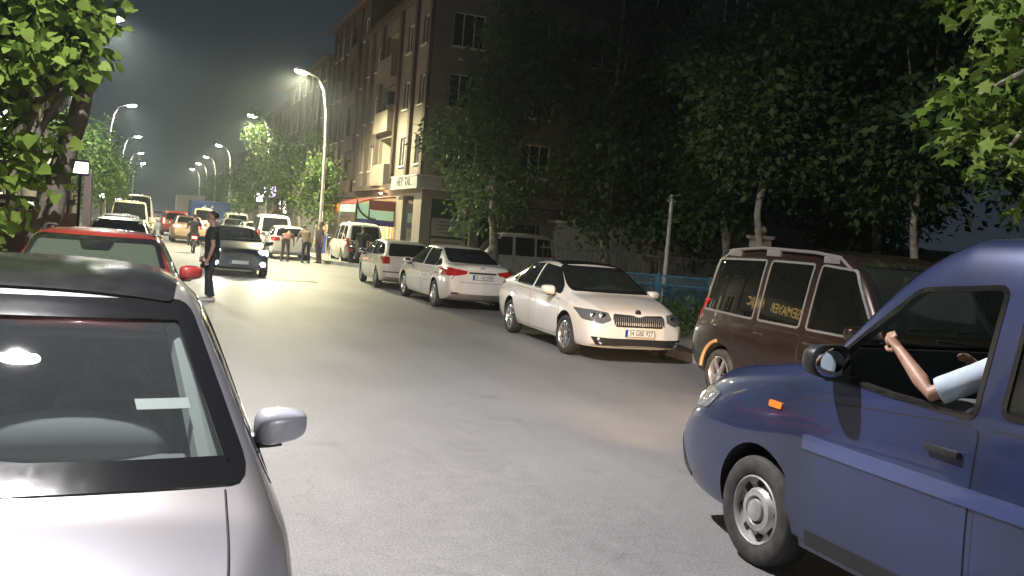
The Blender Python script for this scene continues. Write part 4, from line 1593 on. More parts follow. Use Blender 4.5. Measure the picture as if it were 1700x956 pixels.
# -- red hatchback behind it
def red_extra(root, bvh):
    for s in (1, -1):
        b = NB()
        pts = []
        for x in np.linspace(.1, -1.4, 8):
            q = bvh.ray_cast(Vector((x, s * .55, 4)), Vector((0, 0, -1)))[0]
            pts.append(q + Vector((0, 0, .045 if -1.35 < x < .05 else .0)))
        tube(b, pts, .016, 8)
        bobj('roof_rail', b, M['black'], root, True)
    patch('sensor_housing', bvh, 'front', rounded([(-.19, 1.455), (.19, 1.455), (.13, 1.335), (-.13, 1.335)], .03), .006, M['gloss_black'], root, .01, .06)
    b = NB()
    box(b, (.42, 0, 1.30), (.04, .26, .08), bev=.02)
    bobj('mirror_body', b, M['black'], root, True)

sp = hatch_spec(L=4.4, Wd=1.84, H=1.52, rim='five', extra=[red_extra], mir=(.60, .82, 1.15, .95), ws_m=glassmat('green_windscreen', (.55, .66, .56), .04, .10, (.42, .52, .38)), grille=[(-.45, .55), (.45, .55), (.52, .68), (-.52, .68)], hbars=4)  # greenish diffuse layer in the windscreen stands in for bright reflections
make_car('parked_car', 'red hatchback with roof rails parked directly behind the silver one', sp, P['red'], (-.50, 11.0, 0), R(-90.5), 'parked cars on the left side', 3)

# -- white liftback facing the camera on the right
def emblem(x, z, rr=.05, m='chrome'):
    def fn(root, bvh):
        q = bvh.ray_cast(Vector((5, 0, z)), Vector((-1, 0, 0)))
        b = NB()
        mx = Matrix.Translation(q[0] + Vector((.008, 0, 0))) @ Matrix.Rotation(R(90), 4, 'Z')
        lathe(b, [(0, .0), (rr, .0), (rr, -.012), (rr * .8, -.016), (0, -.016)], 20, mx @ Matrix.Rotation(math.pi, 4, 'Z') @ Matrix.Diagonal((1, -1, 1, 1)))
        e = bobj('badge', b, M['black'], root, True)
        b = NB()
        tube(b, [q[0] + Vector((.014, rr * .9 * math.cos(t), rr * .9 * math.sin(t))) for t in np.linspace(0, 2 * math.pi, 21)], .006, 6)
        bobj('badge_ring', b, M[m], e, True)
    return fn

def black_roof(root, bvh):
    patch('roof_panel', bvh, 'top', rounded([(.33, -.55), (.33, .55), (-.98, .51), (-.98, -.51)], .08), .004, M['roof_black'], root, .006, .09)

M['rim_dull'] = mat('dull_chrome', (.32, .32, .32), .35, .8)
lift = dict(rim='ten', extra=[black_roof, emblem(0, .785, .05)], steer=R(4),
            ws_m=M['glass'], head=[[(.50, .765), (.475, .655), (.62, .595), (.845, .635), (.86, .79), (.70, .79)]],
            bar_m=M['rim_dull'], grille=[(-.40, .565), (.40, .565), (.45, .69), (.42, .755), (.10, .745), (0, .715), (-.10, .745), (-.42, .755), (-.45, .69)], bars=26,
            fog=[(.66, .36)], named=[('lower_intake', 'front', [(-.78, .40), (-.70, .275), (.70, .275), (.78, .40), (.5, .385), (-.5, .385)], M['black'], .03),
                                     ('front_lip', 'front', [(-.80, .235), (.80, .235), (.80, .205), (-.80, .205)], M['white'], .01)],
            plates=[('front', (0, .475), '34 GBE 927')])
sp = sedan_spec(L=4.66, Wd=1.81, H=1.46, **lift)
sp['T'] = [(a, b) for a, b in sp['T'] if not (-1.6 < a < -.7)] + [(-1.55, 1.17), (-1.15, 1.33), (-.8, 1.42)]
sp['T'].sort()
sp['X'] = sorted(set(sp['X']) | {-1.55, -1.15, -.8})
make_car('parked_car', 'white liftback with black roof facing the camera, plate 34 GBE 927', sp, P['white'], (7.25, 14.72, 0), R(-90 - 2.6), 'white cars parked on the right side', 3)

# -- white saloon seen from behind
def cor_extra(root, bvh):
    q = bvh.ray_cast(Vector((-5, 0, 1.0)), Vector((1, 0, 0)))[0]
    b = NB()
    tube(b, [q + Vector((-.006, .055 * math.cos(t), .035 * math.sin(t))) for t in np.linspace(0, 2 * math.pi, 21)], .006, 6)
    tube(b, [q + Vector((-.006, .022 * math.cos(t), .034 * math.sin(t))) for t in np.linspace(0, 2 * math.pi, 17)], .005, 6)
    bobj('badge', b, M['chrome'], root, True)

sp = sedan_spec(L=4.62, Wd=1.78, H=1.465, rim='ten', extra=[cor_extra], rw_m=M['opaque_glass'],
                tail_l=[[(.36, .93), (.40, .865), (.62, .815), (.86, .80), (.90, .97), (.74, .985)]], plates=[('rear', (0, .80), '21 ABP 048')],
                named=[('plate_garnish', 'rear', [(-.34, .915), (.34, .915), (.34, .875), (-.34, .875)], M['chrome'], .01),
                       ('bumper_vent', 'rear', [(.58, .40), (.74, .40), (.74, .435), (.58, .435)], M['black'], .01),
                       ('bumper_vent', 'rear', [(-.58, .40), (-.74, .40), (-.74, .435), (-.58, .435)], M['black'], .01),
                       ('boot_seam', 'rear', [(-.56, .675), (.56, .675), (.56, .668), (-.56, .668)], M['black'], .002)])
make_car('parked_car', 'white saloon seen from behind with red tail lights, plate 21 ABP 048', sp, P['white'], (7.20, 22.2, 0), R(90 + .6), 'white cars parked on the right side', 3)

# -- small white hatchback ahead of it
sp = hatch_spec(L=3.95, Wd=1.66, H=1.42, r=.29, rim='steel', ww=.17, glass=M['glass'], rw_m=M['opaque_glass'],
                tail_l=[[(.56, .93), (.56, .74), (.76, .74), (.76, .92), (.70, .95)]], plates=[('rear', (0, .60), '')],
                rw=[(-.58, .99), (.58, .99), (.50, 1.30), (-.50, 1.30)],
                named=[('rub_strip', 'rear', [(-.74, .53), (.74, .53), (.74, .50), (-.74, .50)], M['black'], .01)])
make_car('parked_car', 'small white hatchback parked nose to tail ahead of the white saloon', sp, P['ivory'], (7.05, 27.5, 0), R(90 - 1.9), 'white cars parked on the right side', 2)

# -- brown people carrier, right
def brown_extra(root, bvh):
    for s in (1, -1):
        b = NB()
        ys = s * .70
        zz = lambda x: bvh.ray_cast(Vector((x, ys, 4)), Vector((0, 0, -1)))[0].z
        pts = [(.62, ys, zz(.62) - .01), (.42, ys, zz(.42) + .07), (0, ys, zz(0) + .085), (-1.0, ys, zz(-1.) + .085), (-1.62, ys, zz(-1.62) + .075), (-1.78, ys, zz(-1.78))]
        tube(b, pts, [.016, .02, .02, .02, .02, .016], 8)
        for x in (-.75, -1.55, .3):
            box(b, (x, ys, zz(x) + .03), (.26, .04, .08), bev=.01)
        bobj('roof_rail', b, M['grey_frame'], root, True)
    for s in (1, -1):
        b = NB()
        for x in (-1.42,):
            rr = .385
            tube(b, [(x + rr * math.cos(t), s * .905, .34 + rr * math.sin(t)) for t in np.linspace(R(100), R(178), 8)], .022, 6)
        bobj('arch_trim', b, M['bronze'], root, True)

M['bronze'] = mat('tan_arch_trim', (.50, .30, .14), .5)
M['grey_frame'] = mat('grey_window_frame', (.12, .115, .112), .45)
sp = van_spec(L=4.40, Wd=1.83, H=1.95, nose_l=.90, rim='five', glass=M['glass_dark'], extra=[brown_extra], frame_m=M['grey_frame'], rw_m=M['glass_dark'], r=.31,
              handle_m=M['black'], grille=[(-.5, .55), (.5, .55), (.55, .7), (-.55, .7)], hbars=4, tail_l=[[(.68, 1.20), (.66, .80), (.81, .78), (.81, 1.24)]])
make_car('parked_van', 'dark brown people carrier with grey roof rails parked beyond the blue van', sp, P['brown'], (7.62, 8.25, 0), R(-90 - 1.5), None, 3, 'van')

# -- blue van passing on the right, moving away
def blue_extra(root, bvh):
    for s, v in ((1, 'left'), (-1, 'right')):
        patch('side_moulding', bvh, v, rounded([(1.02, .80), (1.02, .88), (-2.1, .90), (-2.1, .82)], .02), .012, P['blue_light'], root, .016, .10)
        patch('side_indicator', bvh, v, rounded([(1.36, .965), (1.24, .965), (1.24, 1.005), (1.36, 1.005)], .015), .01, M['amber'], root, .014, .08)
        patch('corner_lamp', bvh, v, rounded([(2.26, .80), (2.02, .82), (1.90, .94), (2.16, .96)], .03), .008, M['housing'], root, .014, .08)
        patch('sill_trim', bvh, v, rounded([(.98, .27), (.98, .36), (-.98, .36), (-.98, .27)], .01), .006, M['black'], root, .010, .10)
    patch('roof_panel', bvh, 'top', rounded([(-.35, -.45), (-.35, .45), (-1.25, .45), (-1.25, -.45)], .04), .05, M['cream_box'], root, .05, .12)
M['cream_box'] = mat('cream_roof_box', (.62, .56, .36), .5)
P['blue_light'] = paint('paint_blue_light', (.07, .10, .26), .3, .3, .1)
sp = van_spec(L=4.74, Wd=1.82, H=2.03, nose_l=1.28, cowl=1.18, bl=.16, rim='steel', glass=M['glass'], extra=[blue_extra], r=.325, ww=.21, axles=(1.42, -1.38),
              mir=(.80, .84, 1.31, 1.1), mir_m=M['black'], handle_m=M['black'], seat_x=.08, seat_z=.66, hz=1.02, grille=[(-.5, .62), (.5, .62), (.5, .75), (-.5, .75)], hbars=3, lit=2, open_left=1,
              head=[[(.46, .86), (.50, .70), (.70, .72), (.72, .92), (.60, .93)]])
sp['side'][0] = [(.98, 1.24), (.86, 1.38), (.46, 1.72), (-.02, 1.77), (-.02, 1.20), (.5, 1.21)]
fb, cb = 2.37, 2.37 - 1.28
sp['T'] = [(a, b) for a, b in sp['T'] if a < cb - .2] + [(cb - .12, 1.40), (cb, 1.30), (cb + .12, 1.25), (fb - .45, 1.135), (fb - .16, 1.04), (fb - .04, .95), (fb, .80)]
sp['B'] = [(a, b) for a, b in sp['B'] if a < cb - .35] + [(cb - .3, 1.16), (cb + .1, 1.17), (fb - .45, 1.04), (fb - .12, .92), (fb, .74)]
sp['plan'] = plan_keys(-fb, fb, .93, .98, .99, .88)
sp['nose'] = [(.5, .02)]
sp['ws'] = [(-.72, 1.37), (.72, 1.37), (.62, 1.92), (-.62, 1.92)]
sp['named'] = [('front_bumper', 'front', [(-.80, .30), (.80, .30), (.80, .60), (-.80, .60)], M['black'], .04)]
bv, bbvh = make_car('moving_van', 'dark blue van driving past in the right foreground, driver at the window', sp, P['blue'], (4.30, 2.98, 0), R(90), None, 3, 'van')
for y in (.62, -.62):
    spot('headlight_beam', bv, (2.42, y, .78), (9.4, y * 1.2 - 2.7, .50), 1100, (1, .66, .38), 46, 1.0, .05)

# the driver, forearm on the sill
M['pale_blue_cloth'] = noisy(mat('pale_blue_shirt', (.42, .50, .60), .85), (.36, .44, .54), (.48, .56, .66), 14)
dp = dict(hip=.0, lean=R(-8), head=(R(0), 0), arms={'L': ((.22, .20, -.17), (.47, .165, .0)), 'R': ((.16, -.06, -.24), (.42, .02, -.08))},
          legs={'L': ((.42, .05, .03), (.50, .05, -.36)), 'R': ((.42, -.05, .03), (.50, -.05, -.36))})
M['dark_cloth'] = noisy(mat('dark_trousers', (.03, .032, .038), .9), (.022, .024, .028), (.04, .042, .05), 12)
M['black_cloth'] = noisy(mat('black_tshirt', (.016, .016, .018), .9), (.012, .012, .013), (.022, .022, .025), 10)
M['shoe_pale'] = mat('pale_shoe', (.55, .53, .48), .7)
M['shoe_dark'] = mat('dark_shoe', (.03, .03, .03), .7)
M['denim'] = noisy(mat('dark_denim', (.03, .04, .09), .9), (.022, .03, .07), (.04, .055, .11), 14)
M['rust_cloth'] = noisy(mat('reddish_top', (.22, .08, .06), .9), (.17, .06, .05), (.26, .10, .075), 9)
M['tan_cloth'] = noisy(mat('tan_top', (.33, .24, .15), .9), (.27, .19, .12), (.36, .27, .17), 9)
M['umber_cloth'] = noisy(mat('brown_top', (.12, .08, .065), .9), (.09, .06, .05), (.15, .10, .08), 9)
person('driver in a pale blue shirt at the wheel of the blue van', (3.80, 3.04, .98), R(90), dp, M['pale_blue_cloth'], M['dark_cloth'], M['shoe_dark'], 1.74, voxel=.006, sleeve=.80)

# the man standing in the road
mp = dict(arms={'L': ((-.04, .06, -.29), (.02, .09, -.54)), 'R': ((.03, -.07, -.29), (.14, -.05, -.52))},
          legs={'L': ((.03, .03, -.43), (-.03, .05, -.85)), 'R': ((.05, -.03, -.43), (.03, -.05, -.85))}, head=(R(6), R(6)), lean=R(1),
          hip=.92, toe={'L': (1, .15, 0), 'R': (1, -.1, 0)})
person('man in a black T-shirt and dark trousers standing in the road beside the red car', (1.22, 19.7, 0.0), R(172), mp, M['black_cloth'], M['dark_cloth'], M['shoe_pale'], 1.84, voxel=.0085).scale = (1.14, 1.14, 1)

# -- navy saloon coming towards the camera with its lamps on
sp = sedan_spec(L=4.5, Wd=1.80, H=1.45, lit=1, rim='five', head=[[(.50, .74), (.54, .66), (.80, .68), (.84, .76), (.68, .775)]], grille=[(-.48, .55), (.48, .55), (.44, .68), (-.44, .68)], hbars=4,
                fog=[(.66, .40)], extra=[emblem(0, .62, .055)], plates=[('front', (0, .43), '')])
ns, nb = make_car('oncoming_car', 'dark navy saloon driving towards the camera with bright headlights', sp, P['navy'], (2.45, 29.6, 0), R(-90), 'moving cars in the road', 2)
for y in (.66, -.66):
    spot('headlight_beam', ns, (2.32, y, .66), (8, y, -.35), 130, (1, .95, .80), 60, .8, .05)

# -- cars behind and around, smaller in view
def simple(spec, paint_, label, x, y, deg, group=None, name='parked_car', cat='car', **kw):
    s = spec(**kw)
    return make_car(name, label, s, paint_, (x, y, 0), R(deg), group, 1, cat)

GR, GL, GM = 'cars parked along the right kerb', 'parked cars on the left side', 'moving cars in the road'
simple(van_spec, P['white'], 'white van seen from behind with a large dark rear window, beyond the navy saloon', 5.65, 47.6, 90, GR, 'parked_van', 'van', L=4.3, H=1.9)
simple(hatch_spec, P['white'], 'white hatchback behind the three people at the right kerb', 5.75, 42.2, 88, GR, L=3.9, H=1.45)
simple(hatch_spec, P['ivory'], 'pale hatchback just ahead of the big white van, at the right kerb', 5.6, 55.5, 90, GR)
simple(sedan_spec, P['grey'], 'grey saloon above the roof of the navy saloon', 4.9, 61, 90, GR)
simple(van_spec, P['white'], 'white people carrier second beyond the big white van', 5.6, 68, 90, GR, 'parked_van', 'van')
simple(van_spec, P['cream'], 'pale green-lit small van just before the blue lorry', 3.9, 78, 90, GR, 'parked_van', 'van', H=2.0)
simple(van_spec, P['red'], 'dark red tall car with its brake lights on', 1.55, 66, 91, GM, 'moving_car', 'car', H=1.65, brake=1)
simple(sedan_spec, P['bronze'] if 'bronze' in P else P['grey'], 'bronze saloon with brake lights on, left of the standing man', 1.95, 54, 91, GM, 'moving_car', 'car', brake=1, rw_m=M['opaque_glass'])
simple(sedan_spec, P['dark'], 'dark car far down the road with its lights off', 2.0, 96, 90, GM, 'moving_car')
fo, _ = simple(sedan_spec, P['grey'], 'distant oncoming car reduced to glaring headlights', .75, 112, -90, GM, 'oncoming_car', 'car', lit=1)
for y in (.66, -.66):
    spot('headlight_beam', fo, (2.34, y, .66), (14, y, -.2), 300, (1, .96, .9), 60, .8, .06)
simple(sedan_spec, P['grey'], 'grey saloon parked behind the red hatchback', -1.0, 36, -90, GL)
simple(sedan_spec, P['ivory'], 'ivory saloon between the red hatchback and the grey saloon', -.75, 27, -90, GL)
simple(van_spec, P['cream'], 'cream van parked beyond the grey saloon', -.9, 46.5, -90, GL, 'parked_van', 'van', H=2.0, Wd=1.8)
simple(van_spec, P['white'], 'tall white minibus parked beyond the cream van', -.7, 60, -90, GL, 'parked_van', 'van', L=5.6, H=2.45, Wd=2.0)
simple(van_spec, P['white'], 'white people carrier parked across the left pavement behind the big tree', -3.75, 31.6, -6, None, 'parked_van', 'van', H=1.72, L=4.4)
simple(van_spec, P['white'], 'white van with a dark rear window parked on the pavement by the lit shop', 8.70, 41.35, 91, None, 'parked_van', 'van', L=3.9, H=1.85)
simple(van_spec, P['dull'], 'white van parked sideways before the unlit corner shop', 13.3, 34.4, 172, None, 'parked_van', 'van', L=4.0, H=1.95)

# blue lorry and white coach far ahead on the right
def lorry(label, x, y, cabm, bodym, L, Wd, H, cross=False):
    root = thing('lorry', label, 'lorry', (x, y, 0), 0, None)
    bm = NB()
    box(bm, (0, L / 2 - .9, .55 + H * .38), (Wd * .96, 1.7, H * .70), bev=.12)
    c = bobj('cab', bm, cabm, root, True)
    bm = NB()
    box(bm, (0, L / 2 - .03, H * .62), (Wd * .82, .06, H * .26), bev=.01)
    bobj('windscreen', bm, M['opaque_glass'], c)
    bm = NB()
    box(bm, (0, -.9, .85 + (H - .85) / 2), (Wd, L - 2.0, H - .85), bev=.04)
    for k in range(7):
        box(bm, (0, -L / 2 + .3 + k * (L - 2.4) / 6, .85 + (H - .85) / 2), (Wd + .08, .08, H - .87))
    bd = bobj('cargo_body', bm, bodym, root)
    bm = NB()
    box(bm, (0, -.2, .62), (Wd * .6, L - .6, .22))
    bobj('chassis', bm, M['black'], root)
    for yy in (L / 2 - 1.0, -L / 2 + 1.2, -L / 2 + 2.3):
        for s in (1, -1):
            add_wheel(root, s * (Wd / 2 - .16), yy, .46, .26, 'steel', s, key='lorry').rotation_euler = (0, 0, -s * math.pi / 2)
    bm = NB()
    for s in (1, -1): box(bm, (s * Wd * .42, -L / 2 + .02, .8), (.2, .06, .12))
    bobj('tail_light', bm, M['red_lens'], root)
    if cross:
        bm = NB()
        for a in (R(35), R(-35)):
            mx = Matrix.Translation((-.2, -L / 2 + .07, 1.75)) @ Matrix.Rotation(a, 4, 'Y')
            box(bm, (0, 0, 0), (.14, .02 if a > 0 else .024, 1.3), mx=mx)
        bobj('painted_cross', bm, M['white'], bd)
    return root
lorry('blue lorry with a pale cross on its tailboard, far ahead on the right', 4.9, 88, P['truckblue'], P['truckblue'], 7.0, 3.3, 2.7, True)
lorry('tall white lorry ahead of the blue one in the right lane', 3.6, 99, P['white'], P['white'], 7.5, 2.5, 3.2)

# ---- people at the right kerb
bend = dict(lean=R(62), hip=.90, arms={'L': ((.20, .04, -.22), (.36, .02, -.40)), 'R': ((.20, -.04, -.22), (.36, -.02, -.40))},
            legs={'L': ((.05, .03, -.43), (-.02, .05, -.83)), 'R': ((.02, -.03, -.43), (-.05, -.05, -.83))}, head=(0, R(20)))
lean2 = dict(lean=R(38), hip=.90, arms={'L': ((.16, .05, -.25), (.36, .02, -.36)), 'R': ((.16, -.05, -.25), (.36, -.02, -.36))},
             legs={'L': ((.04, .03, -.43), (-.02, .05, -.83)), 'R': ((.04, -.03, -.43), (-.02, -.05, -.83))}, head=(0, R(15)))
GP = 'people standing at the right kerb'
person('person in a reddish top bending over beside the white hatchback', (5.30, 39.0, 0), R(72), bend, M['rust_cloth'], M['umber_cloth'], M['shoe_dark'], 1.74, GP, .014)
person('person in a tan top and dark jeans leaning forward behind the white hatchback', (6.12, 38.75, 0), R(100), lean2, M['tan_cloth'], M['denim'], M['shoe_dark'], 1.75, GP, .014)
person('person in a brown top standing between the tan-topped one and the lamp post', (6.75, 39.3, 0), R(200), STAND, M['umber_cloth'], M['umber_cloth'], M['shoe_dark'], 1.78, GP, .014)

# ---- motorbikes
def motorbike(label, x, y, deg, m, lit=False):
    root = thing('motorcycle', label, 'motorcycle', (x, y, 0), R(deg), None)
    for xx in (.64, -.62):
        add_wheel(root, xx, 0, .29, .10, 'five', 1, key='moto')
    bm = NB()
    tube(bm, [(.62, 0, .30), (.42, 0, .80), (.36, 0, .98)], .035, 8)
    tube(bm, [(.40, 0, .85), (.1, 0, .70), (-.2, 0, .55), (-.62, 0, .30)], .04, 8)
    tube(bm, [(.36, 0, .80), (.12, 0, .36), (-.25, 0, .34)], .035, 8)
    box(bm, (.02, 0, .40), (.36, .24, .26), bev=.05)
    bobj('frame', bm, M['black'], root, True)
    bm = NB()
    ball(bm, (.16, 0, .76), (.25, .14, .12), 14)
    box(bm, (.44, 0, .74), (.10, .30, .38), bev=.04)
    box(bm, (-.60, 0, .66), (.30, .20, .14), bev=.05)
    bobj('fairing', bm, m, root, True)
    bm = NB()
    box(bm, (-.28, 0, .78), (.66, .25, .10), bev=.04)
    bobj('saddle', bm, M['black'], root, True)
    bm = NB()
    tube(bm, [(.30, .36, 1.02), (.36, .2, 1.04), (.38, 0, 1.0), (.36, -.2, 1.04), (.30, -.36, 1.02)], .018, 8)
    bobj('handlebar', bm, M['black'], root, True)
    bm = NB()
    box(bm, (-.76, 0, .68), (.05, .20, .10), bev=.02)
    bobj('tail_light', bm, M['red_lit'] if lit else M['red_lens'], root, True)
    bm = NB()
    ball(bm, (.52, 0, .84), (.05, .09, .09), 12)
    bobj('headlight', bm, M['lens'], root, True)
    bm = NB()
    tube(bm, [(.1, -.14, .26), (-.3, -.16, .30), (-.7, -.17, .38)], [.03, .04, .045], 8)
    bobj('exhaust_pipe', bm, M['chrome'], root, True)
    return root
motorbike('motorcycle with a glowing red tail light, left of the standing man', 1.75, 41.0, 90, P['dark'], True)
rp_ = dict(SEAT)
rp_ = dict(hip=0, lean=R(12), arms={'L': ((.20, .10, -.22), (.46, .08, -.22)), 'R': ((.20, -.10, -.22), (.46, -.08, -.22))},
           legs={'L': ((.34, .12, -.10), (.18, .12, -.48)), 'R': ((.34, -.12, -.10), (.18, -.12, -.48))})
person('rider in dark clothes on the motorcycle with the lit tail light', (1.75, 40.72, .86), R(90), rp_, M['black_cloth'], M['dark_cloth'], M['shoe_dark'], 1.72, None, .014)
motorbike('dark motorcycle standing behind the white van at the lit shop', 8.05, 38.9, 75, P['dark'])
rl_ = dict(STAND); rl_['lean'] = R(10)
person('person in dark clothes standing by the motorcycle behind the white van', (8.35, 38.2, .0), R(80), rl_, M['black_cloth'], M['dark_cloth'], M['shoe_dark'], 1.75, None, .014)
# ================================================================ buildings, right
# corner block: four storeys, street face to the west, unlit corner shop below
CX, CY0, CY1 = 11.0, 39.0, 52.6
b1 = thing('apartment_block', 'brown corner apartment block above the unlit shop and the lit greengrocer', 'building', (CX + 6.5, (CY0 + CY1) / 2, 0))
o1 = Vector((CX - (CX + 6.5), 0, 0))
ox, oy = CX + 6.5, (CY0 + CY1) / 2
L_ = lambda x, y, z=0: Vector((x - ox, y - oy, z))
HT = 12.3
bm = NB()
wd = CY1 - CY0
uW = Vector((0, -1, 0)); orgW = L_(CX, CY1)
fz = [4.72, 7.40, 10.08]
colsW = [(40.35, .9), (43.0, 1.0), (49.6, 1.0), (51.5, .9)]
rW = []
for yy, w_ in colsW:
    for z in fz:
        u0 = CY1 - yy
        rW.append((u0 - w_ / 2, u0 + w_ / 2, z, z + 1.35))
balW = [(CY1 - 47.9, CY1 - 44.9, z - .75, z + 1.55) for z in fz]
shopW = [(CY1 - 52.2, CY1 - 43.6, .15, 3.15), (CY1 - 42.2, CY1 - 40.3, .15, 3.3)]
wall_open(bm, orgW, uW, wd, HT, rW + balW + shopW, .18)
uS = Vector((1, 0, 0)); orgS = L_(CX, CY0)
rS = []
for xx in (12.6, 16.2, 19.5):
    for z in fz:
        rS.append((xx - CX - .75, xx - CX + .75, z - .15, z + 1.35))
shopS = [(.45, 2.35, .45, 3.25), (2.75, 3.65, .15, 3.0), (4.1, 8.6, .45, 3.25)]
wall_open(bm, orgS, uS, 13, HT, rS + shopS, .18)
def quad(bm, *p): bm.faces.new([bm.verts.new(q) for q in p])
quad(bm, L_(24, CY0), L_(24, CY1), L_(24, CY1, HT), L_(24, CY0, HT))
quad(bm, L_(24, CY1), L_(CX, CY1), L_(CX, CY1, HT), L_(24, CY1, HT))
quad(bm, L_(CX, CY0, HT), L_(24, CY0, HT), L_(24, CY1, HT), L_(CX, CY1, HT))
bobj('wall', bm, M['brown_wall'], b1, fix=False)
for r in rW: window(b1, orgW, uW, r, .18, M['wframe'], M['wglass'], 1)
for i, r in enumerate(rS): window(b1, orgS, uS, r, .18, M['wframe'], M['wglass'], 2)
for r in balW:
    cc = orgW + uW * ((r[0] + r[1]) / 2)
    n = Vector((-1, 0, 0)); w_ = r[1] - r[0]
    bm = NB()
    zc = (r[2] + r[3]) / 2
    box(bm, cc - n * 1.35 + Vector((0, 0, zc)), (.1, w_, r[3] - r[2]))
    for s in (-1, 1): box(bm, cc + Vector((0, s * (w_ / 2 + .04), zc)) - n * .74, (1.11, .08, r[3] - r[2]))
    box(bm, cc - n * .74 + Vector((0, 0, r[3] + .05)), (1.11, w_, .1))
    box(bm, cc - n * .74 + Vector((0, 0, r[2] - .05)), (1.11, w_, .1))
    bo = bobj('balcony', bm, M['cream_wall'], b1)
    bm = NB()
    box(bm, cc + n * .35 + Vector((0, 0, r[2] + .42)), (.12, w_ + .04, .98))
    for s in (-1, 1): box(bm, cc + n * .145 + Vector((0, s * (w_ / 2 - .04), r[2] + .42)), (.285, .12, .98))
    box(bm, cc + n * .2 + Vector((0, 0, r[2] - .09)), (.40, w_ + .04, .1))
    bobj('parapet', bm, M['brown_wall'], bo)
    bm = NB()
    box(bm, cc - n * 1.27 + Vector((0, -.5, r[2] + 1.05)), (.05, .9, 2.05))
    bobj('balcony_door', bm, M['wglass'], bo)
bm = NB()
for yy in (39.2, 41.7, 44.5, 48.3, 50.6, 52.4):
    box(bm, L_(CX - .08, yy, 3.9 + (HT - 3.9) / 2), (.17, .36, HT - 3.92))
for xx in (14.4, 18, 21.5):
    box(bm, L_(xx, CY0 - .08, 3.9 + (HT - 3.9) / 2), (.36, .17, HT - 3.92))
box(bm, L_(CX - .14, (CY0 + CY1) / 2, 3.75), (.30, wd + .6, .26))
box(bm, L_(CX + 6.4, CY0 - .14, 3.75), (13.1, .30, .26))
box(bm, L_(CX + 6.5, (CY0 + CY1) / 2, HT + .12), (13.6, wd + .7, .24))
bobj('facade_band', bm, M['brown_band'], b1)
bm = NB()
box(bm, L_(CX + 6.5, (CY0 + CY1) / 2, HT + .62), (12.4, wd - .4, .74))
bobj('attic', bm, M['brown_band'], b1)
# laundry / air conditioner on a balcony
ac = thing('air_conditioner', 'dark air conditioner hung beside the middle balcony of the brown block', 'air conditioner', (CX - .24, 45.35, 8.15))
bm = NB(); box(bm, (-.02, 0, 0), (.34, .85, .62), bev=.02); bobj('casing', bm, M['dark_cloth'], ac)
bm = NB(); lathe(bm, [(0, 0), (.22, 0), (.22, .02), (.17, .03), (0, .03)], 20, Matrix.Translation((-.19, -.12, 0)) @ Matrix.Rotation(R(90), 4, 'Z')); bobj('fan_grille', bm, M['black'], ac)
bm = NB(); box(bm, (-.02, .38, -.2), (.1, .1, .35)); bobj('bracket', bm, M['white'], ac)

# fascia sign wrapping the corner
sg = thing('shop_sign', 'white fascia sign wrapping the corner of the unlit shop, black letters', 'sign', (CX - .35, CY0 - .35, 3.86))
bm = NB()
box2(bm, (-.02, 0, -.27), (.10, 4.6, .27))
box2(bm, (.103, -.02, -.27), (4.9, .10, .27))
bobj('sign_board', bm, M['sign_white'], sg)
for tx, off_, dn in (('HEY  TAL', 2.45, (-1, 0, 0)),):
    sign_text(tx, .52, facing((-.026, 2.25, 0), (-1, 0, 0)), M['ink'], sg, sx=1.15)
sign_text('SANCAK', .52, facing((2.35, -.026, 0), (0, -1, 0)), M['ink'], sg, sx=1.25)
bm = NB()
for zz in (-.28, .28):
    box2(bm, (-.05, -.05, zz - .03), (-.022, 4.62, zz + .03)); box2(bm, (-.021, -.05, zz - .03), (4.92, -.022, zz + .03))
bobj('sign_trim', bm, M['pole'], sg)

# shopfront of the unlit corner shop (south face)
def glazed(parent, org, u, r, m=0):
    return window(parent, org, u, r, .18, M['pole'], M['wglass'], m, False, .05)
glazed(b1, orgS, uS, shopS[0]); glazed(b1, orgS, uS, shopS[1], 0); glazed(b1, orgS, uS, shopS[2], 2)
w = window(b1, orgW, uW, shopW[1], .18, M['brown_band'], M['wglass'], 0, False, .05)
for (x0, x1, z0, z1, c) in ((11.55, 13.2, 1.55, 2.35, 'sign_white'), (11.55, 13.2, .62, 1.45, 'cream_wall'), (12.7, 13.2, 2.5, 3.1, 'cream_wall')):
    lab = {1.55: 'pale notice on the corner shop window, largest and middle one', .62: 'cream notice low on the corner shop window', 2.5: 'small cream notice high on the corner shop window'}[z0]
    po = thing('notice', lab, 'notice', ((x0 + x1) / 2, CY0 + .10, (z0 + z1) / 2), 0, 'notices on the corner shop window')
    bm = NB(); box(bm, (0, 0, 0), (x1 - x0, .012, z1 - z0)); bobj('sheet', bm, M[c], po)
    bm = NB()
    rd = random.Random(int(z0 * 100))
    for k in range(4):
        zz = (z1 - z0) * (.3 - .2 * k)
        wl_ = (x1 - x0) * rd.uniform(.35, .8)
        box(bm, (rd.uniform(-.1, .1), -.008, zz), (wl_, .004, (z1 - z0) * .07))
    bobj('printed_rule', bm, M['grey_frame'], po)
ins = thing('window_sign', 'dull board lettered above the display window of the corner shop', 'sign', (17.3, CY0 - .06, 2.75))
bm = NB(); box(bm, (0, 0, 0), (4.3, .05, .75)); bobj('sign_board', bm, M['grey_wall'], ins)
sign_text('İNŞAAT', .5, facing((-.2, -.027, -.02), (0, -1, 0)), M['red_wall'], ins, sx=1.2)

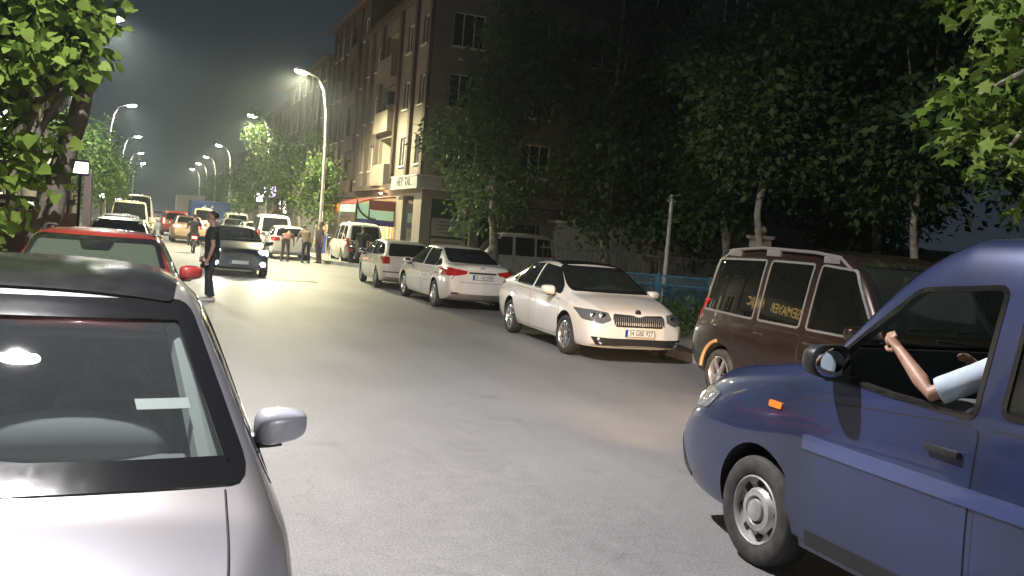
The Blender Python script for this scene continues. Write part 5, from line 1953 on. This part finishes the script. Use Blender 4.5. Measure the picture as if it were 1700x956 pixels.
# ---- greengrocer: lit interior and projecting awning
M['lit_bulb'] = mat('lit_bulb', (1, .9, .7), .5, emit=(1, .82, .5), es=20)
M['orange_cloth'] = mat('orange_stripe', (.75, .25, .05), .7)
M['red_cloth'] = mat('red_awning', (.45, .06, .05), .7)
M['maroon'] = mat('maroon_awning', (.16, .035, .03), .6)
M['teal_sheet'] = leafmat('teal_sheet', (.50, .74, .70), (.55, .80, .76), .65)
M['navy_cloth'] = mat('navy_valance', (.02, .03, .16), .6)
gs = thing('shop_interior', 'brightly lit greengrocer interior with striped curtains behind the awning', 'shop', (CX + 1.8, 47.9, 0))
bm = NB()
box2(bm, (1.6, -4.3, .16), (1.7, 4.3, 3.3)); box2(bm, (-1.6, 4.32, .16), (1.6, 4.40, 3.3)); box2(bm, (-1.6, -4.40, .16), (1.6, -4.32, 3.3)); box2(bm, (-1.6, -4.3, 3.26), (1.6, 4.3, 3.32)); box2(bm, (-1.6, -4.3, .14), (1.6, 4.3, .17))
bobj('wall', bm, M['cream_wall'], gs)
for k in range(17):
    bm = NB(); box(bm, (-1.3 + .02 * (k % 2), -4.1 + k * .26, 1.55), (.04, .15, 2.6)); bobj('curtain_strip', bm, M['orange_cloth'] if k % 3 else M['white'], gs)
for k in range(3):
    bm = NB(); box(bm, (.2, -2.4 + 2.4 * k, 3.18), (.18, 1.2, .06)); bobj('ceiling_tube', bm, M['lit_warm'], gs)
for k in range(2):
    l = bpy.data.lights.new('shop_light', 'AREA'); l.energy = 900; l.color = (1, .84, .56); l.size = 1.2
    o = bpy.data.objects.new('shop_light', l); link(o, gs); o.location = (.2, -1.8 + 3.6 * k, 3.1)
aw = thing('awning', 'maroon awning with a teal end panel and navy valance over the lit greengrocer', 'awning', (CX, 43.4, 0))
bm = NB()
prism(bm, [(-.03, 3.25), (-1.0, 3.1), (-1.65, 2.92), (-1.92, 2.78), (-1.92, 2.72), (-1.65, 2.86), (-1.0, 3.04), (-.03, 3.19)], lambda t: (t[0], .03, t[1]), lambda t: (t[0], 8.4, t[1]))
box2(bm, (-1.30, -.02, 2.52), (-.03, .02, 2.98))
bobj('canopy', bm, M['maroon'], aw)
bm = NB(); box2(bm, (-1.28, -.015, 2.06), (-.05, .010, 2.517)); bobj('teal_panel', bm, M['teal_sheet'], aw)
bm = NB(); box2(bm, (-1.90, -.02, 1.80), (-.03, .012, 2.056)); bobj('valance', bm, M['navy_cloth'], aw)
bm = NB(); box2(bm, (-1.93, .03, 2.36), (-1.905, 8.4, 2.72)); bobj('front_panel', bm, M['teal_sheet'], aw)
bm = NB(); box2(bm, (-1.88, -.015, 2.06), (-1.325, .010, 2.80)); bobj('end_panel', bm, M['teal_sheet'], aw)
bm = NB()
tube(bm, [(-1.9 + .95 * (1 - math.cos(t)), -.03, 2.86 - .80 * math.sin(t)) for t in np.linspace(0, R(90), 10)], .05, 8)
bobj('curved_stay', bm, M['black'], aw, True)
bm = NB()
for xx in (-1.9, -1.30, -.06): tube(bm, [(xx, 0, 1.80), (xx, 0, 2.95)], .035, 8)
tube(bm, [(-1.9, 0, 1.80), (-.05, 0, 1.80)], .03, 8)
bobj('awning_frame', bm, M['black'], aw, True)
for yy in (0, 4.2, 8.3):
    bm = NB(); tube(bm, [(-1.94, yy, .13), (-1.94, yy, 2.72)], .035, 8); bobj('post', bm, M['black'], aw, True)
bm = NB()
for k in range(14): box2(bm, (-1.97, 4.3 + k * .30, 2.36 - .06 * (k % 2)), (-1.94, 4.3 + k * .30 + .285, 2.74))
bobj('scalloped_edge', bm, M['orange_cloth'], aw)
bm = NB(); box2(bm, (-2.02, 8.1, .13), (-1.86, 8.3, 2.6)); box2(bm, (-2.02, 7.3, .13), (-1.90, 7.45, 2.6)); bobj('post', bm, M['cream_wall'], aw)
for yy in (1.2, 3.6, 6.4):
    l = bpy.data.lights.new('awning_bulb', 'POINT'); l.energy = 200; l.color = (1, .80, .48); l.shadow_soft_size = .06
    o = bpy.data.objects.new('awning_bulb', l); link(o, aw); o.location = (-1.0, yy, 2.45)
    bm = NB(); ball(bm, (-1.0, yy, 2.56), (.06, .06, .08)); bobj('bulb', bm, M['lit_bulb'], aw)
wl2 = thing('wall_lamp', 'small warm lamp on the facade above the greengrocer awning', 'lamp', (CX - .25, 45.6, 3.42))
bm = NB(); box(bm, (.08, 0, 0), (.16, .30, .10), bev=.02); bobj('housing', bm, M['black'], wl2)
bm = NB(); ball(bm, (-.03, 0, -.0), (.06, .12, .05)); bobj('bulb', bm, M['lit_bulb'], wl2)
l = bpy.data.lights.new('wall_lamp_light', 'POINT'); l.energy = 60; l.color = (1, .72, .36); l.shadow_soft_size = .06
o = bpy.data.objects.new('wall_lamp_light', l); link(o, wl2); o.location = (-.16, 0, .02)

dc = thing('drain_cover', 'dark narrow drain cover let into the road ahead of the small white hatchback', 'drain cover', (4.0, 27.0, .006), R(4))
bm = NB(); box(bm, (0, 0, 0), (1.3, .34, .008)); bobj('cover_plate', bm, M['black'], dc)
bm = NB()
for k in range(12): box(bm, (-.56 + k * .102, 0, .008), (.03, .26, .010))
bobj('grate', bm, M['tyre'], dc)

# produce stand in front
st = thing('produce_stand', 'low timber stand piled with fruit crates outside the greengrocer', 'stall', (CX - .75, 45.3, .13))
bm = NB(); box2(bm, (-.55, -1.5, .45), (.55, 1.5, .52)); 
for sx_ in (-.5, .5):
    for sy in (-1.4, 1.4): box(bm, (sx_, sy, .23), (.06, .06, .45))
bobj('bench', bm, M['timber'], st)
M['fruit'] = [mat('fruit_%s' % n, c, .5) for n, c in (('red', (.5, .05, .03)), ('orange', (.7, .28, .03)), ('green', (.2, .4, .06)), ('pale', (.7, .6, .35)))]
for k in range(5):
    for j in range(2):
        cr = thing('fruit_crate', 'open fruit crate heaped with %s on the greengrocer stand, %s' % (['tomatoes', 'oranges', 'green apples', 'pale melons', 'oranges'][k], ['front row', 'back row'][j]) + (' end' if k == 4 else ''), 'crate', (CX - 1.05 + .55 * j, 44.15 + k * .58, .66 + .12 * j), 0, 'fruit crates on the stand')
        bm = NB()
        box(bm, (0, 0, .02), (.48, .52, .03))
        for s in (-1, 1):
            box(bm, (s * .235, 0, .12), (.02, .52, .18)); box(bm, (0, s * .255, .12), (.45, .02, .18))
        bobj('box', bm, M['timber'], cr)
        bm = NB()
        rd = random.Random(k * 7 + j)
        for a in range(5):
            for b in range(5):
                ball(bm, (-.18 + a * .09, -.2 + b * .1, .19 + rd.uniform(0, .05)), (.05, .05, .048), 8)
        fo_ = bobj('fruit', bm, M['fruit'][[0, 1, 2, 3, 1][k]], cr, True)
        fo_['kind'] = 'stuff'
bnn = thing('rubbish_bin', 'blue plastic bin on the pavement between the lamp post and the shop', 'bin', (8.2, 47.5, .13))
bm = NB()
lathe(bm, [(.0, 0), (.26, 0), (.30, .85), (.33, .87), (.33, .92), (0, .95)], 16, Matrix.Rotation(R(90), 4, 'X'))
bobj('tub', bm, mat('blue_bin', (.02, .06, .30), .5), bnn, True)
bm = NB(); box(bm, (0, 0, .98), (.5, .5, .06), bev=.02); bobj('lid', bm, mat('blue_lid', (.02, .05, .22), .5), bnn)

# further blocks along the right
simple_building('apartment_block', 'tall dark brown block with a gabled attic, left of the corner block', 11.2, 24, 52.7, 64, 14.6, 'W', M['red_wall'], [1.4, 3.9, 6.2, 8.6, 10.4], 4, group='apartment blocks on the right', roof=3.0, seed=3, balcony=(3.9,))
simple_building('apartment_block', 'grey brown block beyond the gabled one, behind the second lamp', 11.0, 24, 64.3, 84, 13.0, 'W', M['grey_wall'], [1.8, 4.8, 8, 11, 14.5, 17.5], 4, z0=3.9, fh=2.6, group='apartment blocks on the right', seed=5, roof=2.2)
simple_building('apartment_block', 'distant brown block second from the gabled one', 11.2, 24, 84.4, 112, 12.0, 'W', M['brown_wall'], [2, 5, 9, 13, 17, 21, 25], 3, group='apartment blocks on the right', seed=6)
simple_building('apartment_block', 'farthest low block at the right end of the street', 11.0, 24, 113, 160, 10.0, 'W', M['grey_wall'], [3, 8, 13, 18, 23, 28, 33, 38, 43], 2, group='apartment blocks on the right', seed=8, bands=False)
# block behind the park trees
pk = simple_building('apartment_block', 'dim brown block glimpsed above the dark park trees', 23, 44, 46, 62, 22.0, 'W', M['brown_wall'], [3, 8, 13], 6, group=None, seed=9, bands=False)
bm = NB()
bk = pk[0]
for xx in (2.5, 6.5, 10.5, 14.5, 18.5):
    for f in range(6):
        pass
def south_windows(root, x0, x1, y0, y1, cols, floors, z0=4.3, fh=2.75):
    cx_, cy_ = (x0 + x1) / 2, (y0 + y1) / 2
    for c in cols:
        for f in range(floors):
            z = z0 + f * fh
            bm = NB()
            for a, b, d0, d1 in ((c - .8, c - .72, z, z + 1.5), (c + .72, c + .8, z, z + 1.5), (c - .06, c + .06, z, z + 1.5), (c - .8, c + .8, z - .08, z), (c - .8, c + .8, z + 1.5, z + 1.58)):
                box2(bm, (a - cx_, y0 - cy_ - .06, d0), (b - cx_, y0 - cy_ - .003, d1))
            w = bobj('window', bm, M['wframe'], root)
            bm = NB()
            box2(bm, (c - .715 - cx_, y0 - cy_ - .03, z + .002), (c + .715 - cx_, y0 - cy_ - .004, z + 1.498))
            bobj('pane', bm, M['wglass'], w)
bm.free()
south_windows(bk, 23, 44, 46, 62, (25, 28, 31, 34, 37), 6)

# ================================================================ left side
simple_building('shop_house', 'shadowed grey building at the left edge above the white lit sign', -18, -7.3, 27, 62, 10.5, 'E', M['grey_wall'], [3, 6, 9, 12, 15, 18, 21, 24.5, 28, 31.5], 2, group='buildings on the left', seed=11, litp=.25)
simple_building('shop_house', 'distant block on the left behind the roadside trees', -18, -7.2, 62.4, 110, 11.5, 'E', M['brown_wall'], [3, 7, 11, 15, 19, 23, 27, 31, 36, 41], 3, group='buildings on the left', seed=12, litp=.12)
simple_building('shop_house', 'last low block at the left end of the street', -18, -7.4, 110.5, 170, 9.0, 'E', M['grey_wall'], [4, 10, 16, 22, 28, 34, 40, 46, 52], 2, group='buildings on the left', seed=13, bands=False, litp=.1)
simple_building('shop_house', 'near left building beside the camera, facing the passing blue van', -18, -7.3, -14, 26.6, 11, 'E', M['cream_wall'], [4, 8, 12, 16, 20, 24, 28, 32, 36], 3, group='buildings on the left', seed=14)
def lit_box(name, label, loc, size, m, post=0.0, cat='sign', rz=0):
    r = thing(name, label, cat, loc, rz)
    bm = NB(); box(bm, (0, 0, 0), size, bev=.01); bobj('light_box', bm, m, r)
    bm = NB()
    sx_, sy, sz = size
    for zz in (-sz / 2 - .03, sz / 2 + .03): box(bm, (0, 0, zz), (sx_ + .06, sy + .06, .05))
    if post: tube(bm, [(0, 0, -sz / 2 - .05), (0, 0, -post)], .04, 8)
    bobj('sign_frame', bm, M['black'], r)
    return r
lit_box('lit_sign', 'white lit sign on the left building at the picture edge', (-6.6, 47.5, 5.2), (.5, 1.6, .9), M['lit_white'])
lit_box('lit_sign', 'bright strip light over the shop front behind the timber rails', (-3.9, 40.6, 2.95), (1.1, .1, .25), M['lit_white'])
lit_box('lit_sign', 'white lit box sign on a thin pole beside the big tree trunk', (-1.72, 26, 2.66), (.34, .14, .28), M['lit_white'], 2.55)
lit_box('lit_sign', 'round white lit sign on the right pavement far ahead', (7.75, 74, 3.2), (.62, .2, .62), M['lit_white'], 3.05)
lit_box('lit_sign', 'lilac lit box sign beside the round white one', (8.5, 73.6, 3.7), (.95, .2, .85), M['lit_lilac'], 3.55)
lit_box('lit_sign', 'tall white lit shop sign under the right trees', (9.1, 70, 2.6), (.55, .2, .95), M['lit_white'], 2.4)
lit_box('lit_sign', 'small lit sign low between the left trees', (-2.3, 50, 2.15), (.22, .1, .22), M['lit_white'], 2.0)
lit_box('lit_sign', 'second small lit sign low between the left trees', (-1.9, 62, 1.95), (.35, .1, .35), M['lit_white'], 1.8)
bd_ = thing('banner', 'narrow pinkish vertical banner behind the thin sign pole', 'banner', (-1.66, 28, .13))
bm = NB(); box(bm, (0, 0, 1.75), (.17, .05, 1.5)); bobj('cloth', bm, mat('pink_banner', (.62, .48, .50), .7, emit=(.9, .62, .66), es=.12), bd_)  # LED board, weak glow added to keep it from going dark
bm = NB(); tube(bm, [(.12, 0, 0), (.12, 0, 2.7)], .02, 8); bobj('pole', bm, M['pole'], bd_)
ws_ = thing('warning_sign', 'red triangular warning sign on the right pavement beyond the white van', 'sign', (7.5, 60, .13))
bm = NB(); tube(bm, [(0, 0, 0), (0, 0, 2.2)], .03, 8); bobj('post', bm, M['pole'], ws_)
bm = NB(); prism(bm, rounded([(-.42, 1.75), (.42, 1.75), (0, 2.45)], .06), lambda t: (t[0], -.05, t[1]), lambda t: (t[0], -.03, t[1])); tri = bobj('warning_plate', bm, M['red_cloth'], ws_)
bm = NB(); prism(bm, rounded([(-.25, 1.84), (.25, 1.84), (0, 2.25)], .03), lambda t: (t[0], -.056, t[1]), lambda t: (t[0], -.052, t[1])); bobj('plate_face', bm, M['sign_white'], tri)

# terrace with timber rails and a brick wall, left behind the red car
tw = thing('brick_wall', 'low red brick terrace wall behind the big tree trunk', 'wall', (-4.45, 29.0, .13))
bm = NB(); box(bm, (0, 0, .62), (5.0, .24, 1.24)); box(bm, (0, 0, 1.28), (5.1, .32, .08)); bobj('masonry', bm, M['brick'], tw)
tr_ = thing('timber_railing', 'dark timber railing of the terrace above the brick wall', 'railing', (-4.45, 29.0, 1.45))
for k in range(7):
    bm = NB(); box(bm, (-2.3 + k * .76, 0, .9), (.10, .10, 1.85)); bobj('post', bm, M['timber'], tr_)
bm = NB()
for zz in (.30, .75, 1.25): box(bm, (-.0, -.08, zz), (4.9, .05, .15))
bobj('rail', bm, M['timber'], tr_)
cf = thing('canopy', 'beige lean-to canopy over the terrace at the left edge', 'canopy', (-4.9, 35.5, 0))
bm = NB(); prism(bm, [(-2.0, 2.75), (1.2, 3.15), (1.2, 3.23), (-2.0, 2.83)], lambda t: (-2.4, t[0], t[1]), lambda t: (1.7, t[0], t[1])); bobj('sheet', bm, M['cream_wall'], cf)
for sx_ in (-2.3, 1.6):
    for sy in (-1.9, 1.1):
        bm = NB(); box(bm, (sx_, sy, 1.45), (.1, .1, 2.64 if sy < 0 else 2.9)); bobj('post', bm, M['timber'], cf)

# ================================================================ park side, right
fn = thing('mesh_fence', 'low blue mesh fence panels at the edge of the dark park', 'fence', (11.2, 24.6, 0), math.atan2(-.371, .928))
for k in range(5):
    x0 = k * 1.55
    zt = 1.02 - .0 * k
    bm = NB()
    for a, b in (((x0, 0, .08), (x0, 0, zt)), ((x0 + 1.42, 0, .08), (x0 + 1.42, 0, zt)), ((x0, 0, zt), (x0 + 1.42, 0, zt)), ((x0, 0, .12), (x0 + 1.42, 0, .12)), ((x0, 0, zt - .26), (x0 + 1.42, 0, zt - .26))):
        tube(bm, [a, b], .028, 6)
    pn = bobj('fence_panel', bm, M['blue_mesh'], fn, True)
    bm = NB()
    for q in range(27): box(bm, (x0 + .05 + q * .051, 0, .12 + (zt - .12) / 2), (.007, .007, zt - .12))
    for q in range(18): box(bm, (x0 + .71, 0, .15 + q * .048), (1.4, .006, .006))
    bobj('wire_mesh', bm, M['blue_mesh'], pn)
    bm = NB(); tube(bm, [(x0 + 1.485, .04, 0), (x0 + 1.485, .04, zt + .08)], .035, 8); box(bm, (x0 + 1.485, .02, zt - .2), (.14, .05, .06)); bobj('post', bm, M['blue_mesh'], fn, True)
lp = thing('park_pole', 'grey metal pole with a small bracket behind the blue fence', 'pole', (14.9, 24.6, 0))
bm = NB(); tube(bm, [(0, 0, 0), (0, 0, 1.2), (0, 0, 3.5)], [.075, .07, .055], 12); bobj('shaft', bm, M['pole'], lp, True)
bm = NB(); tube(bm, [(-.1, 0, 3.42), (.28, 0, 3.52)], .025, 8); tube(bm, [(-.12, 0, 3.3), (.12, 0, 3.3)], .035, 8); bobj('bracket', bm, M['pole'], lp, True)
gp = thing('gate_post', 'pale stone gate post with a ball top behind the brown van', 'post', (15.2, 20.4, 0))
bm = NB(); box(bm, (0, 0, 1.15), (.42, .42, 2.3), bev=.02); box(bm, (0, 0, 2.33), (.54, .54, .1), bev=.02); bobj('shaft', bm, M['cream_wall'], gp)
bm = NB(); ball(bm, (0, 0, 2.5), (.16, .16, .16)); bobj('ball_top', bm, M['cream_wall'], gp, True)
rl = thing('iron_railing', 'dark iron railing in front of the park trees', 'railing', (12.0, 27.5, 0), math.atan2(-.45, .89))
bm = NB()
for k in range(90): tube(bm, [(k * .16, 0, .05), (k * .16, 0, 1.7)], .011, 5)
bobj('bar', bm, M['black'], rl)['kind'] = 'stuff'
bm = NB()
for zz in (.2, 1.55): box(bm, (7.1, 0, zz), (14.4, .04, .05))
bobj('rail', bm, M['black'], rl)
# park kiosk / dark wall behind
kw = thing('park_wall', 'long dim rendered wall at the back of the park', 'wall', (26, 34, 0), math.atan2(-.5, .87))
bm = NB(); box(bm, (0, 0, 1.3), (26, .3, 2.6)); bobj('masonry', bm, M['grey_wall'], kw)
bm = NB(); box(bm, (0, 0, 2.66), (26.2, .42, .12)); bobj('coping', bm, M['kerb'], kw)

# ================================================================ trees
# the big near tree on the left pavement
cl = [(-1.9, .2, 4.9, 1.4, 1.6, 1.2), (-.9, .1, 5.4, 1.15, 1.5, 1.3), (.02, 0, 4.75, .78, 1.0, .8), (-.25, -.2, 3.85, .75, .9, .65), (-1.2, -.3, 3.4, .95, 1.0, .7), (-2.1, -.2, 3.7, 1.0, 1.2, .8),
      (-.9, -.4, 2.75, .5, .5, .45), (-.75, -.3, 2.2, .3, .4, .35), (-.9, .2, 6.6, 1.7, 2.0, 1.2), (.32, .1, 5.7, .72, 1.0, .85), (-1.9, -.5, 2.75, .7, .7, .6), (-2.4, -.2, 3.0, .9, .9, .9), (-1.5, .4, 4.2, 1.1, 1.2, 1.0), (-.15, -.5, 2.45, .35, .3, .45), (-.35, -.55, 1.85, .28, .28, .35), (-.05, -.95, 4.45, .7, .5, .75), (.05, -.9, 3.7, .6, .45, .55), (-.6, -.9, 4.0, .7, .5, .7)]
tree('leafy_tree', 'big leaning tree with broad bright leaves at the left, behind the red hatchback', (-1.52, 14.6, .0), [(.02, 0, 0), (.10, 0, 1.2), (.28, 0, 2.2), (.54, 0, 3.3), (.62, 0, 4.6)], .22, cl, 17500, .17, 'heart', M['leaf_near'], M['bark'], 3, None, per=16, spread=.24, droop=.75)
bm = NB()
sh = thing('young_shoots', 'leafy shoots growing at the foot of the big left tree', 'plant', (-2.1, 14.1, .1))
bm = NB()
for k in range(5): tube(bm, [(.06 * k - .15, 0, 0), (.09 * k - .25, -.05, .9 + .15 * (k % 3))], .012, 5)
bobj('stem', bm, M['bark'], sh)
mesh_obj('foliage', leaf_mesh([(-.05, -.05, .95, .28, .25, .5)], 160, .10, 'heart', 5, 10, .12), sh, M['leaf_near'])

# street trees, left row
GTL, GTR, GPK = 'street trees on the left', 'street trees on the right', 'trees in the dark park'
for i, (x, y, h, sd) in enumerate(((-2.9, 39, 4.6, 21), (-2.6, 45, 5.0, 22), (-2.4, 54, 5.2, 23), (-2.6, 64, 5.0, 24), (-2.6, 78, 5.5, 25))):
    lab = ['small street tree beside the thin lit sign pole on the left', 'rounded street tree second behind the big left tree', 'street tree third behind the big left tree, brighter edge', 'street tree by the second left lamp beyond the big tree', 'last small street tree of the left row'][i]
    tree('street_tree', lab, (x, y, .13), [(0, 0, 0), (.05, 0, 1.2), (-.05, .1, 2.4), (.0, 0, 3.2)], .11, crown_clumps(1.9, h, 1.35, 5, sd), 2300, .17, 'oval', M['leaf_street'], M['bark'], sd, GTL, 22, .28)
# street trees, right row
for i, (x, y, h, r_, sd, br) in enumerate(((8.0, 48.0, 4.8, 1.15, 31, 1), (7.9, 53.5, 6.6, 2.0, 32, 1), (7.6, 58.5, 6.8, 1.9, 33, 1), (6.7, 65.3, 8.4, 2.3, 34, 1), (7.8, 80, 6.2, 2.0, 35, 1), (7.8, 92, 6.2, 2.0, 36, 1), (7.6, 112, 6.5, 2.2, 37, 1), (7.6, 134, 6.5, 2.2, 38, 1))):
    lab = ['small bushy tree just left of the nearest right lamp pole', 'dark street tree second beyond the nearest right lamp', 'tall street tree third beyond the nearest right lamp', 'bright green tree glowing under the second right lamp', 'street tree behind the lilac signs', 'distant street tree by the blue lorry', 'distant street tree by the fourth right lamp', 'farthest street tree on the right'][i]
    tree('street_tree', lab, (x, y, .13), [(0, 0, 0), (.05, 0, 1.2), (-.05, .1, 2.4), (.0, 0, h * .65)], .13, crown_clumps(1.8 if i == 0 else 2.3, h, r_, 6, sd), 2600, .20, 'oval', M['leaf_street'], M['bark_pale'], sd, GTR, 22, .32)
# park trees, right
park = [(12.6, 33.5, 11.5, 3.4, 41, 2.6), (16.2, 31.0, 14.0, 3.8, 42, 2.4), (19.5, 33.0, 9.0, 3.6, 43, 2.2), (17.2, 24.5, 10.0, 3.4, 44, 2.6), (20.5, 21.5, 12.0, 3.8, 45, 2.6), (13.6, 18.0, 7.6, 2.3, 46, 2.7), (16.0, 15.6, 8.6, 3.0, 47, 2.4), (19.0, 13.0, 9.5, 3.4, 48, 2.4), (24.5, 27.0, 13.0, 4.2, 49, 2.2), (15.5, 12.0, 8.0, 2.6, 50, 2.5)]
plab = ['tall dark tree covering the end of the corner block', 'tallest dark tree left of the gap where the dim block shows', 'lower dark tree under the dim block', 'dark tree behind the grey park pole', 'broad dark tree behind the gate post',
        'slim pale-trunked tree just behind the brown van roof', 'tree with two pale trunks seen over the brown van', 'dark tree behind the bright overhanging maple branch', 'farthest dark tree at the back of the park', 'tree with a leaning pale trunk beyond the blue van roof']
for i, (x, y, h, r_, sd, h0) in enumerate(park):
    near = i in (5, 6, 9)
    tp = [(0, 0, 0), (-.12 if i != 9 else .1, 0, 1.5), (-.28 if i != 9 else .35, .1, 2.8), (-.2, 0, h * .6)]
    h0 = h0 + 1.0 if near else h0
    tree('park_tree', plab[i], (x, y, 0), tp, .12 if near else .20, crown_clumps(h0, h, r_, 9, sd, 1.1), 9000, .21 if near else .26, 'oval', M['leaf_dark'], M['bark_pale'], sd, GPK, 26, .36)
bm = NB()
# maple whose lit branch hangs in from the right
cl = [(-1.5, -.1, 2.55, .55, .6, .35), (-1.15, .2, 2.95, .7, .7, .4), (-1.75, .1, 3.25, .45, .5, .25), (-.8, 0, 3.5, .8, .8, .5), (-1.0, .3, 4.3, .8, .9, .5), (-1.3, 0, 3.95, .4, .5, .25), (-.5, -.2, 2.3, .5, .5, .35), (.2, 0, 4.4, 1.5, 1.6, 1.0), (.3, .2, 5.6, 1.6, 1.6, 1.0), (-.2, .1, 3.0, .9, .8, .6)]
tree('maple_tree', 'maple with a bright lobed-leaf branch hanging in at the right edge', (10.25, 7.7, .55), [(.3, 0, -.45), (.25, 0, 1.5), (.1, 0, 3.0), (0, 0, 4.6)], .17, cl, 2700, .16, 'maple', M['leaf_maple'], M['bark_pale'], 61, None, 9, .17, .55)
bm.free()
# grass by the park edge
gr = leaf_mesh([(12.5, 18.5, .04, 3.0, 5.0, .02), (16, 21, .04, 4.5, 4.5, .02), (12.5, 30, .04, 2, 4, .02)], 5200, .14, 'oval', 71, 40, .4, droop=-1.6)
go = mesh_obj('grass', gr, None, M['leaf_dark'])
tag(go, kind='stuff')

# lit lettering across the road, above the left shops: it shows in the side glass of the brown van
M['lit_amber'] = mat('lit_letters', (1, .8, .4), .5, emit=(1, .62, .18), es=4.5)
ls = thing('shop_sign', 'amber lit lettering across the road, seen mirrored in the brown van windows', 'sign', (-7.2, 30.2, 5.35))
bm = NB(); box(bm, (0, 0, 0), (.08, 7.6, .95), bev=.01); bobj('sign_board', bm, M['black'], ls)
sign_text('SEMAVER   NALJAC', .66, facing((.045, 0, 0), (1, 0, 0)), M['lit_amber'], ls)

for k, (y, w_, c) in enumerate(((43.5, 2.6, 'lit_warm'), (47.6, 3.2, 'lit_white'), (53.0, 3.0, 'lit_warm'), (58.5, 2.6, 'lit_warm'))):
    sw = thing('display_window', ['warm lit display window of the left building nearest the timber railing', 'white lit display window of the left building, second from the timber railing', 'warm lit display window of the left building, third from the timber railing', 'warm lit display window of the left building, farthest along'][k], 'window', (-7.25, y, 1.75), 0, 'lit display windows on the left')
    bm = NB(); box(bm, (0, 0, 0), (.05, w_, 1.9)); bobj('pane', bm, M[c], sw)
    bm = NB()
    for s_ in (-1, 0, 1): box(bm, (.03, s_ * w_ / 2, 0), (.12, .09, 2.05))
    for s_ in (-1, 1): box(bm, (.03, 0, s_ * .98), (.118, w_ + .1, .09))
    bobj('frame', bm, M['black'], sw)
# ---------------------------------------------------------------- night air
hz = bpy.data.materials.new('night_haze')
hz.use_nodes = True
hn = hz.node_tree.nodes
hn.remove(hn['Principled BSDF'])
pv = hn.new('ShaderNodeVolumePrincipled')
pv.inputs['Color'].default_value = (.80, .90, 1.0, 1)
pv.inputs['Density'].default_value = .0012
pv.inputs['Anisotropy'].default_value = .82
hz.node_tree.links.new(pv.outputs[0], hn['Material Output'].inputs['Volume'])
bm = NB()
box2(bm, (-60, -50, -1.1), (70, 300, 34))
tag(bobj('haze', bm, hz), kind='stuff')
